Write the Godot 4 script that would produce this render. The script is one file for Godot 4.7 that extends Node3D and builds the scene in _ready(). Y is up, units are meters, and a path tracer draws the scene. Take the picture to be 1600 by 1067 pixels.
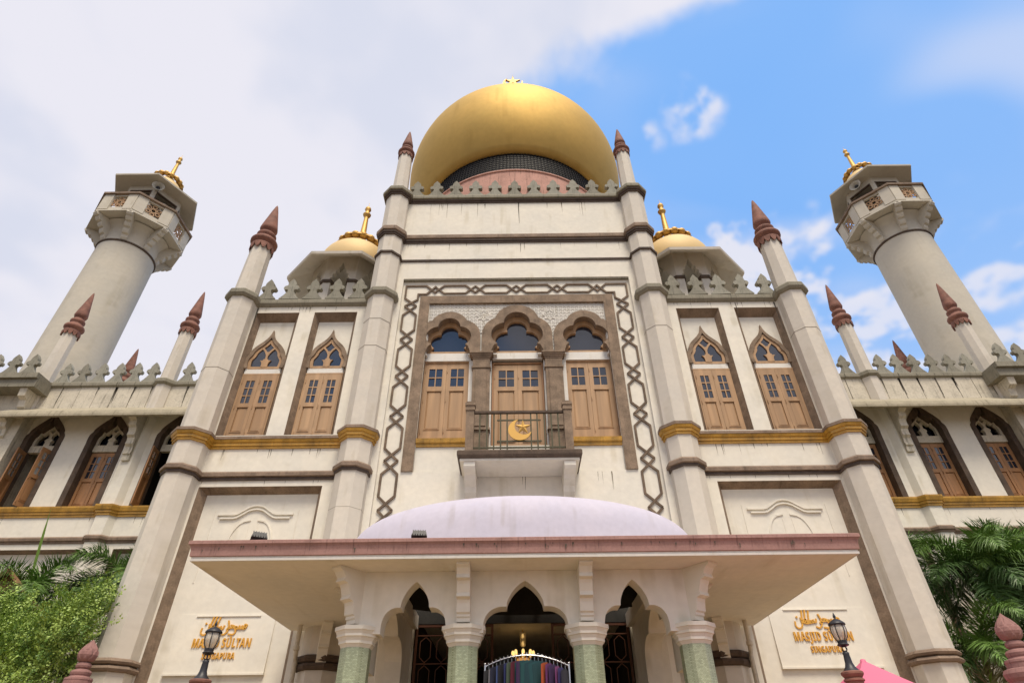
extends Node3D

var rng := RandomNumberGenerator.new()
var M := {}
var used := {}
var FB: SystemFont

# ------------------------------------------------------------------ naming
func numbered(n: String) -> String:
	if not used.has(n):
		used[n] = 0
		return n
	used[n] += 1
	return "%s_%03d" % [n, used[n]]

func tag(o: Node, label: String, category: String, group := "", kind := "") -> void:
	if label != "":
		o.set_meta("label", label)
	if category != "":
		o.set_meta("category", category)
	if group != "":
		o.set_meta("group", group)
	if kind != "":
		o.set_meta("kind", kind)

func thing(called: String, at: Vector3, label: String, category: String, group := "") -> Node3D:
	var o := Node3D.new()
	o.name = numbered(called)
	add_child(o)
	o.position = at
	tag(o, label, category, group)
	return o

# a part whose shape is written in world coordinates
func part(parent: Node3D, called: String, st: SurfaceTool, mat: Material) -> MeshInstance3D:
	st.set_material(mat)
	return place(parent, called, st.commit(), Transform3D())

# a part made of a shared mesh set down at a world transform
func place(parent: Node3D, called: String, mesh: Mesh, xf: Transform3D) -> MeshInstance3D:
	var o := MeshInstance3D.new()
	o.mesh = mesh
	if parent == self:
		o.name = numbered(called)
	else:
		var k := 0
		var nm := called
		while parent.has_node(NodePath(nm)):
			k += 1
			nm = "%s_%03d" % [called, k]
		o.name = nm
	parent.add_child(o, true)
	o.transform = Transform3D()
	if parent == self:
		o.transform = xf
	else:
		o.transform = world_of(parent).affine_inverse() * xf
	return o

func world_of(n: Node3D) -> Transform3D:
	var t := n.transform
	var p := n.get_parent()
	while p != null and p != self and p is Node3D:
		t = (p as Node3D).transform * t
		p = p.get_parent()
	return t

func commit(st: SurfaceTool, mat: Material) -> ArrayMesh:
	st.set_material(mat)
	return st.commit()

# ------------------------------------------------------------------ shapes
func S() -> SurfaceTool:
	var st := SurfaceTool.new()
	st.begin(Mesh.PRIMITIVE_TRIANGLES)
	return st

func T(st: SurfaceTool, a: Vector3, b: Vector3, c: Vector3) -> void:
	var n := (b - a).cross(c - a)
	if n.length_squared() < 1e-14:
		return
	n = n.normalized()
	st.set_normal(n); st.add_vertex(a)
	st.set_normal(n); st.add_vertex(c)
	st.set_normal(n); st.add_vertex(b)

func Q(st: SurfaceTool, a: Vector3, b: Vector3, c: Vector3, d: Vector3) -> void:
	T(st, a, b, c)
	T(st, a, c, d)

func TN(st: SurfaceTool, a: Vector3, na: Vector3, b: Vector3, nb: Vector3, c: Vector3, nc: Vector3) -> void:
	if (b - a).cross(c - a).length_squared() < 1e-16:
		return
	st.set_normal(na); st.add_vertex(a)
	st.set_normal(nc); st.add_vertex(c)
	st.set_normal(nb); st.add_vertex(b)

func box(st: SurfaceTool, x0: float, x1: float, y0: float, y1: float, z0: float, z1: float, xf := Transform3D()) -> void:
	var p := []
	for k in 8:
		p.append(xf * Vector3(x1 if k & 1 else x0, y1 if k & 2 else y0, z1 if k & 4 else z0))
	Q(st, p[4], p[5], p[7], p[6])
	Q(st, p[1], p[0], p[2], p[3])
	Q(st, p[0], p[4], p[6], p[2])
	Q(st, p[5], p[1], p[3], p[7])
	Q(st, p[6], p[7], p[3], p[2])
	Q(st, p[0], p[1], p[5], p[4])

func area(poly: PackedVector2Array) -> float:
	var s := 0.0
	for i in poly.size():
		var a := poly[i]
		var b := poly[(i + 1) % poly.size()]
		s += a.x * b.y - b.x * a.y
	return s * 0.5

# polygon in x,y pulled out from z0 to z1
func prism(st: SurfaceTool, poly_in: PackedVector2Array, z0: float, z1: float, xf := Transform3D(), back := true) -> void:
	var poly := poly_in.duplicate()
	if area(poly) < 0.0:
		poly.reverse()
	var idx := Geometry2D.triangulate_polygon(poly)
	for k in range(0, idx.size(), 3):
		var a := poly[idx[k]]
		var b := poly[idx[k + 1]]
		var c := poly[idx[k + 2]]
		if (b - a).cross(c - a) < 0.0:
			var t := b
			b = c
			c = t
		T(st, xf * Vector3(a.x, a.y, z1), xf * Vector3(b.x, b.y, z1), xf * Vector3(c.x, c.y, z1))
		if back:
			T(st, xf * Vector3(a.x, a.y, z0), xf * Vector3(c.x, c.y, z0), xf * Vector3(b.x, b.y, z0))
	for i in poly.size():
		var a2 := poly[i]
		var b2 := poly[(i + 1) % poly.size()]
		Q(st, xf * Vector3(a2.x, a2.y, z0), xf * Vector3(b2.x, b2.y, z0), xf * Vector3(b2.x, b2.y, z1), xf * Vector3(a2.x, a2.y, z1))

# profile (radius, y) turned round the y axis; smooth keeps the profile soft
func lathe(st: SurfaceTool, c: Vector3, prof: Array, n := 28, soft := false, facet := false, rot := 0.0, xf := Transform3D()) -> void:
	var m := prof.size()
	var nr := []
	for j in m - 1:
		var d: Vector2 = prof[j + 1] - prof[j]
		nr.append(Vector2(d.y, -d.x).normalized() if d.length() > 1e-6 else Vector2(1, 0))
	for i in n:
		var a := rot + TAU * i / n
		var b := rot + TAU * (i + 1) / n
		var am := (a + b) * 0.5
		for j in m - 1:
			var p: Vector2 = prof[j]
			var q: Vector2 = prof[j + 1]
			var va := xf * (c + Vector3(sin(a) * p.x, p.y, cos(a) * p.x))
			var vb := xf * (c + Vector3(sin(b) * p.x, p.y, cos(b) * p.x))
			var vc := xf * (c + Vector3(sin(b) * q.x, q.y, cos(b) * q.x))
			var vd := xf * (c + Vector3(sin(a) * q.x, q.y, cos(a) * q.x))
			var n0: Vector2 = nr[j]
			var n1: Vector2 = nr[j]
			if soft:
				if j > 0:
					n0 = ((nr[j - 1] as Vector2) + n0).normalized()
				if j < m - 2:
					n1 = ((nr[j + 1] as Vector2) + n1).normalized()
			var a1 := am if facet else a
			var b1 := am if facet else b
			var B := xf.basis
			var na := (B * Vector3(sin(a1) * n0.x, n0.y, cos(a1) * n0.x)).normalized()
			var nb := (B * Vector3(sin(b1) * n0.x, n0.y, cos(b1) * n0.x)).normalized()
			var nc := (B * Vector3(sin(b1) * n1.x, n1.y, cos(b1) * n1.x)).normalized()
			var nd := (B * Vector3(sin(a1) * n1.x, n1.y, cos(a1) * n1.x)).normalized()
			TN(st, va, na, vb, nb, vc, nc)
			TN(st, va, na, vc, nc, vd, nd)

# octagonal column: apothem values, flat side towards +z
func octo(st: SurfaceTool, c: Vector3, prof: Array) -> void:
	var p := []
	for v in prof:
		p.append(Vector2(v.x / cos(PI / 8), v.y))
	lathe(st, c, p, 8, false, true, PI / 8)

# moulding: profile (out, y) run along a plan path (x, z); outward is to the +z side of a path that runs along +x
func course(st: SurfaceTool, path: Array, prof: Array) -> void:
	var n := path.size()
	var out := []
	for i in n:
		var d0: Vector2 = (path[i] - path[max(i - 1, 0)])
		var d1: Vector2 = (path[min(i + 1, n - 1)] - path[i])
		if d0.length() < 1e-6:
			d0 = d1
		if d1.length() < 1e-6:
			d1 = d0
		d0 = d0.normalized(); d1 = d1.normalized()
		var n0 := Vector2(-d0.y, d0.x)
		var n1 := Vector2(-d1.y, d1.x)
		var mm := (n0 + n1).normalized()
		out.append(mm / max(0.3, mm.dot(n0)))
	for i in n - 1:
		for j in prof.size() - 1:
			var p: Vector2 = prof[j]
			var q: Vector2 = prof[j + 1]
			var a: Vector2 = path[i] + out[i] * p.x
			var b: Vector2 = path[i + 1] + out[i + 1] * p.x
			var c: Vector2 = path[i + 1] + out[i + 1] * q.x
			var d: Vector2 = path[i] + out[i] * q.x
			Q(st, Vector3(a.x, p.y, a.y), Vector3(b.x, p.y, b.y), Vector3(c.x, q.y, c.y), Vector3(d.x, q.y, d.y))

func mirror_path(path: Array) -> Array:
	var r := []
	for i in range(path.size() - 1, -1, -1):
		r.append(Vector2(-path[i].x, path[i].y))
	return r

# front wall at z with rectangular holes [x0, y0, x1, y1]
func wall(st: SurfaceTool, x0: float, x1: float, y0: float, y1: float, z: float, holes: Array) -> void:
	var xs := [x0, x1]
	var ys := [y0, y1]
	for h in holes:
		for v in [h[0], h[2]]:
			if v > x0 and v < x1 and not xs.has(v):
				xs.append(v)
		for v in [h[1], h[3]]:
			if v > y0 and v < y1 and not ys.has(v):
				ys.append(v)
	xs.sort(); ys.sort()
	for i in xs.size() - 1:
		for j in ys.size() - 1:
			var mx: float = (xs[i] + xs[i + 1]) * 0.5
			var my: float = (ys[j] + ys[j + 1]) * 0.5
			var cut := false
			for h in holes:
				if mx > h[0] and mx < h[2] and my > h[1] and my < h[3]:
					cut = true
			if not cut:
				Q(st, Vector3(xs[i], ys[j], z), Vector3(xs[i + 1], ys[j], z), Vector3(xs[i + 1], ys[j + 1], z), Vector3(xs[i], ys[j + 1], z))

# splayed sides of a recess: outer rect o at zo, inner rect q at zq
func splay(st: SurfaceTool, o: Array, q: Array, zo: float, zq: float, bottom := true) -> void:
	var a := [Vector3(o[0], o[1], zo), Vector3(o[2], o[1], zo), Vector3(o[2], o[3], zo), Vector3(o[0], o[3], zo)]
	var b := [Vector3(q[0], q[1], zq), Vector3(q[2], q[1], zq), Vector3(q[2], q[3], zq), Vector3(q[0], q[3], zq)]
	for k in 4:
		if k == 0 and not bottom:
			continue
		var k2 := (k + 1) % 4
		Q(st, a[k], a[k2], b[k2], b[k])

func circle(cx: float, cy: float, r: float, n := 40) -> PackedVector2Array:
	var p := PackedVector2Array()
	for i in n:
		p.append(Vector2(cx + r * cos(TAU * i / n), cy + r * sin(TAU * i / n)))
	return p

func rect(x0: float, y0: float, x1: float, y1: float) -> PackedVector2Array:
	return PackedVector2Array([Vector2(x0, y0), Vector2(x1, y0), Vector2(x1, y1), Vector2(x0, y1)])

func union(list: Array) -> PackedVector2Array:
	var r: PackedVector2Array = list[0]
	for i in range(1, list.size()):
		var m := Geometry2D.merge_polygons(r, list[i])
		var best := m[0]
		for q in m:
			if abs(area(q)) > abs(area(best)):
				best = q
		r = best
	return r

func moved(p: PackedVector2Array, dx: float, dy: float, sx := 1.0) -> PackedVector2Array:
	var r := PackedVector2Array()
	for v in p:
		r.append(Vector2(v.x * sx + dx, v.y + dy))
	return r

# half outline on the right (bottom to top) -> whole symmetric outline
func sym(half: Array, cx := 0.0) -> PackedVector2Array:
	var r := PackedVector2Array()
	for v in half:
		r.append(Vector2(cx + v.x, v.y))
	for i in range(half.size() - 1, -1, -1):
		if half[i].x > 1e-4:
			r.append(Vector2(cx - half[i].x, half[i].y))
	return r

# smooth curve through points
func curve(pts: Array, sub := 4) -> Array:
	var r := []
	for i in pts.size() - 1:
		var p0: Vector2 = pts[max(i - 1, 0)]
		var p1: Vector2 = pts[i]
		var p2: Vector2 = pts[i + 1]
		var p3: Vector2 = pts[min(i + 2, pts.size() - 1)]
		for k in sub:
			r.append(p1.cubic_interpolate(p2, p0, p3, float(k) / sub))
	r.append(pts[pts.size() - 1])
	return r

func stroke(st: SurfaceTool, pts: Array, w: float, z0: float, z1: float, xf := Transform3D()) -> void:
	for poly in Geometry2D.offset_polyline(PackedVector2Array(pts), w * 0.5, Geometry2D.JOIN_MITER, Geometry2D.END_BUTT):
		prism(st, poly, z0, z1, xf)

# profile drawn in (z, y) and pulled along x; profile drawn in (x, z) and pulled along y
const ZY := Transform3D(Vector3(0, 0, 1), Vector3(0, 1, 0), Vector3(1, 0, 0), Vector3.ZERO)
const XZ := Transform3D(Vector3(1, 0, 0), Vector3(0, 0, 1), Vector3(0, 1, 0), Vector3.ZERO)

# a narrow run of dirt down a wall, as a thin crust with a ragged edge
func drip(st: SurfaceTool, x: float, y: float, z: float, length: float, w: float) -> void:
	var n := 5
	var l := PackedVector2Array()
	var r := PackedVector2Array()
	var off := 0.0
	for i in n + 1:
		var t := float(i) / n
		off += rng.randf_range(-0.15, 0.15) * w
		var hw := w * 0.5 * (1.0 - t * 0.85) * rng.randf_range(0.6, 1.3)
		l.append(Vector2(x + off - hw, y - t * length))
		r.append(Vector2(x + off + hw, y - t * length))
	for i in n:
		Q(st, Vector3(l[i + 1].x, l[i + 1].y, z), Vector3(r[i + 1].x, r[i + 1].y, z), Vector3(r[i].x, r[i].y, z), Vector3(l[i].x, l[i].y, z))

# bars along a chain of points, each a block of its own
func segs(st: SurfaceTool, pts: Array, w: float, z0: float, z1: float, xf := Transform3D()) -> void:
	for i in pts.size() - 1:
		var a: Vector2 = pts[i]
		var b: Vector2 = pts[i + 1]
		var d := (b - a)
		if d.length() < 1e-5:
			continue
		d = d.normalized() * w * 0.25
		var n := Vector2(-d.y, d.x) * 2.0
		prism(st, PackedVector2Array([a - d - n, b + d - n, b + d + n, a - d + n]), z0 + 0.0007 * (i % 3), z1 + 0.0007 * (i % 3), xf)

func tube(st: SurfaceTool, pts: Array, r0: float, r1: float, n := 8) -> void:
	var m := pts.size()
	var rings := []
	var up := Vector3(0.31, 0.9, 0.2).normalized()
	for i in m:
		var d: Vector3 = ((pts[min(i + 1, m - 1)] as Vector3) - (pts[max(i - 1, 0)] as Vector3)).normalized()
		var u := d.cross(up)
		if u.length() < 0.1:
			u = d.cross(Vector3.RIGHT)
		u = u.normalized()
		var v := d.cross(u).normalized()
		var r: float = lerp(r0, r1, float(i) / max(1, m - 1))
		var ring := []
		for k in n:
			var a := TAU * k / n
			var o := u * cos(a) + v * sin(a)
			ring.append([(pts[i] as Vector3) + o * r, o])
		rings.append(ring)
	for i in m - 1:
		for k in n:
			var k2 := (k + 1) % n
			var a1 = rings[i][k]
			var b1 = rings[i][k2]
			var c1 = rings[i + 1][k2]
			var d1 = rings[i + 1][k]
			TN(st, a1[0], a1[1], b1[0], b1[1], c1[0], c1[1])
			TN(st, a1[0], a1[1], c1[0], c1[1], d1[0], d1[1])

func ball(st: SurfaceTool, c: Vector3, rx: float, ry: float, n := 14, xf := Transform3D()) -> void:
	var p := []
	for j in 9:
		var a := -PI / 2 + PI * j / 8
		p.append(Vector2(max(0.0, cos(a) * rx), sin(a) * ry))
	lathe(st, c, p, n, true, false, 0.0, xf)

# ------------------------------------------------------------------ materials
func noise(seed_: int, freq: float, oct := 4) -> FastNoiseLite:
	var n := FastNoiseLite.new()
	n.seed = seed_
	n.noise_type = FastNoiseLite.TYPE_SIMPLEX_SMOOTH
	n.frequency = freq
	n.fractal_octaves = oct
	return n

func mat(col: Color, rough := 0.8, tex: Texture2D = null, scale := 0.1, nrm: Texture2D = null, nscale := 0.5) -> StandardMaterial3D:
	var m := StandardMaterial3D.new()
	m.albedo_color = col
	m.roughness = rough
	if tex != null:
		m.albedo_texture = tex
	if nrm != null:
		m.normal_enabled = true
		m.normal_texture = nrm
		m.normal_scale = nscale
	if tex != null or nrm != null:
		m.uv1_triplanar = true
		m.uv1_world_triplanar = true
		m.uv1_scale = Vector3.ONE * scale
		m.uv1_triplanar_sharpness = 4.0
	return m

func textures() -> Dictionary:
	var w := 1024
	var broad := noise(3, 0.006, 5).get_seamless_image(w, w)
	var fine := noise(5, 0.05, 4).get_seamless_image(w, w)
	var streak := noise(8, 0.02, 4).get_seamless_image(w, 64)
	streak.resize(w, w, Image.INTERPOLATE_CUBIC)
	var streak3 := noise(28, 0.045, 4).get_seamless_image(w, 40)
	streak3.resize(w, w, Image.INTERPOLATE_CUBIC)
	var s3 := streak3.get_data()
	var streak2 := noise(18, 0.009, 3).get_seamless_image(w, w)
	var bd := broad.get_data()
	var fd := fine.get_data()
	var sd := streak.get_data()
	var s2 := streak2.get_data()
	var nb := bd.size() / (w * w)
	var ns := sd.size() / (w * w)
	var plaster := PackedByteArray(); plaster.resize(w * w * 3)
	var stone := PackedByteArray(); stone.resize(w * w * 3)
	var dirty := PackedByteArray(); dirty.resize(w * w * 3)
	for i in w * w:
		var b := bd[i * nb] / 255.0
		var f := fd[i * nb] / 255.0
		var s := sd[i * ns] / 255.0
		var t := s2[i * nb] / 255.0
		var run := smoothstep(0.52, 0.86, s) * smoothstep(0.35, 0.75, t)
		var v := 0.955 + 0.06 * (b - 0.5) + 0.04 * (f - 0.5) - 0.06 * run
		plaster[i * 3] = int(clamp(v, 0, 1) * 255)
		plaster[i * 3 + 1] = int(clamp(v - 0.008 * run - 0.012 * (b - 0.5), 0, 1) * 255)
		plaster[i * 3 + 2] = int(clamp(v - 0.03 * run - 0.03 * (b - 0.5), 0, 1) * 255)
		var v2 := 0.86 + 0.3 * (b - 0.5) + 0.16 * (f - 0.5) - 0.12 * run
		stone[i * 3] = int(clamp(v2, 0, 1) * 255)
		stone[i * 3 + 1] = int(clamp(v2 - 0.01, 0, 1) * 255)
		stone[i * 3 + 2] = int(clamp(v2 - 0.03, 0, 1) * 255)
		var q3 := s3[i * ns] / 255.0
		var run3 := smoothstep(0.60, 0.88, q3) * (0.25 + 0.75 * smoothstep(0.3, 0.7, t))
		var spot := smoothstep(0.62, 0.78, b * 0.55 + f * 0.45)
		var v3 := 0.9 + 0.18 * (b - 0.5) + 0.12 * (f - 0.5) - 0.20 * run3 - 0.12 * spot
		dirty[i * 3] = int(clamp(v3, 0, 1) * 255)
		dirty[i * 3 + 1] = int(clamp(v3, 0, 1) * 255)
		dirty[i * 3 + 2] = int(clamp(v3 - 0.02, 0, 1) * 255)
	var r := {}
	for k in [["plaster", plaster], ["stone", stone], ["dirty", dirty]]:
		var im := Image.create_from_data(w, w, false, Image.FORMAT_RGB8, k[1])
		r[k[0]] = ImageTexture.create_from_image(im)
	var bump := noise(12, 0.03, 5).get_seamless_image(512, 512)
	bump.convert(Image.FORMAT_RGBA8)
	bump.bump_map_to_normal_map(2.0)
	r["bump"] = ImageTexture.create_from_image(bump)
	var wave := noise(22, 0.012, 2).get_seamless_image(512, 512)
	wave.convert(Image.FORMAT_RGBA8)
	wave.bump_map_to_normal_map(3.0)
	r["wave"] = ImageTexture.create_from_image(wave)
	# wood grain
	var g := noise(31, 0.02, 4).get_seamless_image(256, 24)
	g.resize(256, 512, Image.INTERPOLATE_CUBIC)
	g.convert(Image.FORMAT_RGB8)
	var gd := g.get_data()
	for i in gd.size():
		gd[i] = int(clamp(236.0 + (gd[i] - 128) * 0.16, 0.0, 255.0))
	r["grain"] = ImageTexture.create_from_image(Image.create_from_data(256, 512, false, Image.FORMAT_RGB8, gd))
	# small mosaic tiles with joints
	var ti := Image.create(512, 512, false, Image.FORMAT_RGB8)
	ti.fill(Color(0.62, 0.63, 0.55))
	var tr := RandomNumberGenerator.new(); tr.seed = 77
	for iy in 32:
		for ix in 16:
			var k2 := 0.82 + 0.16 * tr.randf()
			ti.fill_rect(Rect2i(ix * 32 + 1 + (16 if iy % 2 == 1 else 0), iy * 16 + 1, 30, 14), Color(k2, k2 * 1.0, k2 * 0.97))
	r["tiles"] = ImageTexture.create_from_image(ti)
	return r

func materials() -> void:
	var t := textures()
	M.cream = mat(Color8(232, 226, 212), 0.85, t.plaster, 0.085, t.bump, 0.18)
	M.cream_dirty = mat(Color8(220, 211, 196), 0.88, t.dirty, 0.16, t.bump, 0.3)
	M.shaft = mat(Color8(213, 205, 192), 0.85, t.plaster, 0.11, t.bump, 0.2)
	M.white = mat(Color8(226, 222, 214), 0.7, t.plaster, 0.2)
	M.vault = mat(Color8(196, 191, 206), 0.75, t.plaster, 0.12, t.bump, 0.1)
	M.minaret = mat(Color8(200, 193, 178), 0.85, t.plaster, 0.07, t.bump, 0.2)
	M.chain = mat(Color8(122, 104, 88), 0.85, t.stone, 0.3)
	M.eave = mat(Color8(178, 168, 148), 0.88, t.dirty, 0.16, t.bump, 0.3)
	M.stain = mat(Color8(128, 118, 102), 0.95)
	M.stain_dark = mat(Color8(84, 78, 68), 0.95)
	M.tan_b = mat(Color8(174, 139, 103), 0.6, t.grain, 0.7)
	M.tan_c = mat(Color8(190, 155, 118), 0.65, t.grain, 0.7)
	M.grey_b = mat(Color8(146, 142, 130), 0.9, t.dirty, 0.35, t.bump, 0.5)
	M.brown = mat(Color8(148, 128, 109), 0.85, t.stone, 0.3, t.bump, 0.35)
	M.brown_dark = mat(Color8(96, 80, 68), 0.85, t.stone, 0.3, t.bump, 0.35)
	M.trim = mat(Color8(150, 130, 114), 0.85, t.stone, 0.25, t.bump, 0.3)
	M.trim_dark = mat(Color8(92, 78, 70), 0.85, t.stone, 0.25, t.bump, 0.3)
	M.grey = mat(Color8(160, 157, 146), 0.9, t.dirty, 0.35, t.bump, 0.5)
	M.coping = mat(Color8(150, 144, 130), 0.9, t.dirty, 0.28, t.bump, 0.5)
	M.gold_paint = mat(Color8(206, 158, 62), 0.5, t.stone, 0.3)
	M.maroon = mat(Color8(146, 100, 86), 0.8, t.stone, 0.4, t.bump, 0.4)
	M.pink = mat(Color8(205, 155, 142), 0.85, t.dirty, 0.2, t.bump, 0.3)
	M.fascia = mat(Color8(176, 136, 130), 0.85, t.dirty, 0.3, t.bump, 0.4)
	M.tan = mat(Color8(184, 147, 108), 0.6, t.grain, 0.7)
	M.tan_deep = mat(Color8(170, 124, 82), 0.6, t.grain, 0.7)
	M.dome = mat(Color8(200, 168, 100), 0.68, t.plaster, 0.06, t.wave, 0.22)
	M.dome.metallic = 1.0
	M.gold = mat(Color8(196, 156, 84), 0.55)
	M.gold.metallic = 0.55
	M.dome_paint = mat(Color8(214, 186, 134), 0.65)
	M.dome_paint.metallic = 0.15
	M.glass = mat(Color8(38, 42, 54), 0.06)
	M.glass.metallic_specular = 0.7
	M.pane_clear = mat(Color8(190, 200, 205), 0.05)
	M.pane_clear.transparency = BaseMaterial3D.TRANSPARENCY_ALPHA
	M.pane_clear.albedo_color.a = 0.22
	M.dark = mat(Color8(34, 30, 30), 0.9)  # near-black colour stands in for shade in hall and behind centre windows
	M.inner_shade = mat(Color8(44, 42, 38), 0.85, t.stone, 0.3)  # shade of porch, vault and wing rooms put into the colour
	M.wood_dark = mat(Color8(84, 46, 24), 0.45, t.grain, 0.7)
	M.bottle = mat(Color8(9, 9, 14), 0.5)
	M.bottle.metallic_specular = 0.25
	M.ring = mat(Color8(20, 18, 24), 0.9)
	M.tile_green = mat(Color8(188, 198, 170), 0.35, t.tiles, 1.6)
	M.iron = mat(Color8(66, 62, 34), 0.6)
	M.black = mat(Color8(34, 33, 38), 0.45)
	M.lamp_glass = mat(Color8(214, 204, 186), 0.25)
	M.lamp_glass.transparency = BaseMaterial3D.TRANSPARENCY_ALPHA
	M.lamp_glass.albedo_color.a = 0.55
	M.chrome = mat(Color8(190, 190, 192), 0.22)
	M.chrome.metallic = 1.0
	M.stone_red = mat(Color8(158, 116, 112), 0.85, t.dirty, 0.7, t.bump, 0.8)
	M.tent = mat(Color8(206, 104, 132), 0.6)
	M.tent.backlight = Color(0.5, 0.2, 0.28)
	M.horn = mat(Color8(176, 172, 160), 0.6)
	M.ground = mat(Color8(180, 154, 120), 0.92, t.stone, 0.2, t.bump, 0.5)
	M.asphalt = mat(Color8(104, 96, 86), 0.95, t.stone, 0.2, t.bump, 0.6)
	M.roof_tile = mat(Color8(150, 128, 106), 0.85, t.dirty, 0.6, t.bump, 0.5)
	M.hut_wood = mat(Color8(170, 126, 88), 0.7, t.grain, 0.8)
	M.bark = mat(Color8(110, 98, 80), 0.95, t.stone, 0.8, t.bump, 0.9)
	M.lit = mat(Color8(255, 236, 190), 0.5)
	M.lit.emission_enabled = true
	M.lit.emission = Color(1.0, 0.82, 0.5)
	M.lit.emission_energy_multiplier = 1.3
	M.lit_dim = mat(Color8(150, 120, 80), 0.3)
	M.lit_dim.emission_enabled = true
	M.lit_dim.emission = Color(1.0, 0.72, 0.4)
	M.lit_dim.emission_energy_multiplier = 0.5
	for k in [["leaf_a", Color8(142, 166, 74)], ["leaf_b", Color8(94, 126, 52)], ["frond_a", Color8(92, 124, 52)], ["frond_b", Color8(66, 96, 44)], ["frond_dry", Color8(120, 112, 70)], ["spear", Color8(120, 150, 60)]]:
		var m := mat(k[1], 0.5)
		m.backlight = Color(0.30, 0.34, 0.12)
		M[k[0]] = m

# ------------------------------------------------------------------ sky
func make_sky() -> Sky:
	var w := 1536
	var h := 768
	var im := Image.create(w, h, false, Image.FORMAT_RGBF)
	var n1 := noise(101, 1.0, 5)
	var n2 := noise(102, 3.6, 6)
	var n4 := noise(107, 9.0, 5)
	var n3 := noise(103, 0.7, 3)
	var white := Color8(235, 234, 244).srgb_to_linear()
	var greyw := Color8(218, 222, 238).srgb_to_linear()
	var blue_hi := Color8(130, 183, 249).srgb_to_linear()
	var blue_lo := Color8(172, 205, 251).srgb_to_linear()
	var puff := Color8(228, 230, 244).srgb_to_linear()
	var spots := [[0.344, -0.594, 0.035, 0.9], [0.36, -0.63, 0.03, 0.7], [0.47, -0.90, 0.07, 1.0], [0.44, -0.98, 0.08, 0.9], [0.68, -1.04, 0.13, 1.0], [0.55, -1.1, 0.12, 0.9], [0.93, -1.22, 0.15, 1.0], [0.8, -1.35, 0.2, 0.9], [1.14, -0.98, 0.06, 0.9], [1.25, -0.9, 0.05, 0.6], [1.1, -1.3, 0.2, 0.8], [1.4, -1.3, 0.16, 0.8], [1.5, -1.15, 0.06, 0.9], [0.27, -0.66, 0.03, 0.5], [0.62, -0.82, 0.05, 0.35]]
	for j in h:
		var el := PI / 2 - PI * (j + 0.5) / h
		var y := sin(el)
		var cy := cos(el)
		for i in w:
			var az := TAU * (i + 0.5) / w
			var c: Color
			if y <= 0.0:
				c = Color(0.42, 0.42, 0.42)
			else:
				var yy := y + 0.03
				var px := sin(az) * cy / yy
				var pz := -cos(az) * cy / yy
				var a := n1.get_noise_2d(px * 1.3, pz * 1.3)
				var b := n2.get_noise_2d(px, pz)
				var edge := 0.04 + 0.25 * exp(clamp((pz + 0.415) / 0.07, -6.0, 4.0))
				var blue := smoothstep(-0.08, 0.07, px - edge + 0.08 * a + 0.07 * b + 0.04 * n4.get_noise_2d(px, pz))
				# openings in the cloud behind the viewer, as the window panes mirror them
				blue = max(blue, 0.9 * smoothstep(0.30, 0.75, exp(-(pow(px + 0.22, 2.0) + pow(pz - 1.35, 2.0)) * 9.0) + 0.5 * n1.get_noise_2d(px * 1.1 + 31.0, pz * 1.1 + 4.0) + 0.15 * b) * smoothstep(0.35, 0.8, pz))
				var low := smoothstep(0.75, 0.3, y)
				var sky: Color = blue_hi.lerp(blue_lo, low * 0.75 + 0.12 + 0.14 * n3.get_noise_2d(px * 2.0, pz * 2.0))
				var cl := 0.0
				for s in spots:
					var d: float = Vector2(px - s[0] + 0.05 * b, pz - s[1] + 0.06 * a).length() / (s[2] * 1.5)
					if d < 2.2:
						cl = max(cl, s[3] * exp(-d * d))
				var hf := n4.get_noise_2d(px, pz)
				var wisp := smoothstep(0.12, 0.62, cl * (0.36 + 1.3 * b + 1.0 * hf + 0.3 * a) + 0.14 * a + 0.16 * b + low * 0.10)
				var veil := smoothstep(0.0, 0.7, n3.get_noise_2d(px * 1.4 + 7.0, pz * 2.6)) * 0.5
				sky = sky.lerp(puff, clamp(wisp * 0.88 + veil, 0, 1))
				var cloud: Color = white.lerp(greyw, smoothstep(0.0, 0.55, a * 0.8 + 0.25 * b + 0.1))
				c = cloud.lerp(sky, blue)
				c = c.lerp(Color(0.78, 0.80, 0.85), smoothstep(0.16, 0.0, y) * 0.6)
			im.set_pixel(i, j, c)
	var pm := PanoramaSkyMaterial.new()
	pm.panorama = ImageTexture.create_from_image(im)
	var s := Sky.new()
	s.sky_material = pm
	return s

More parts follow.
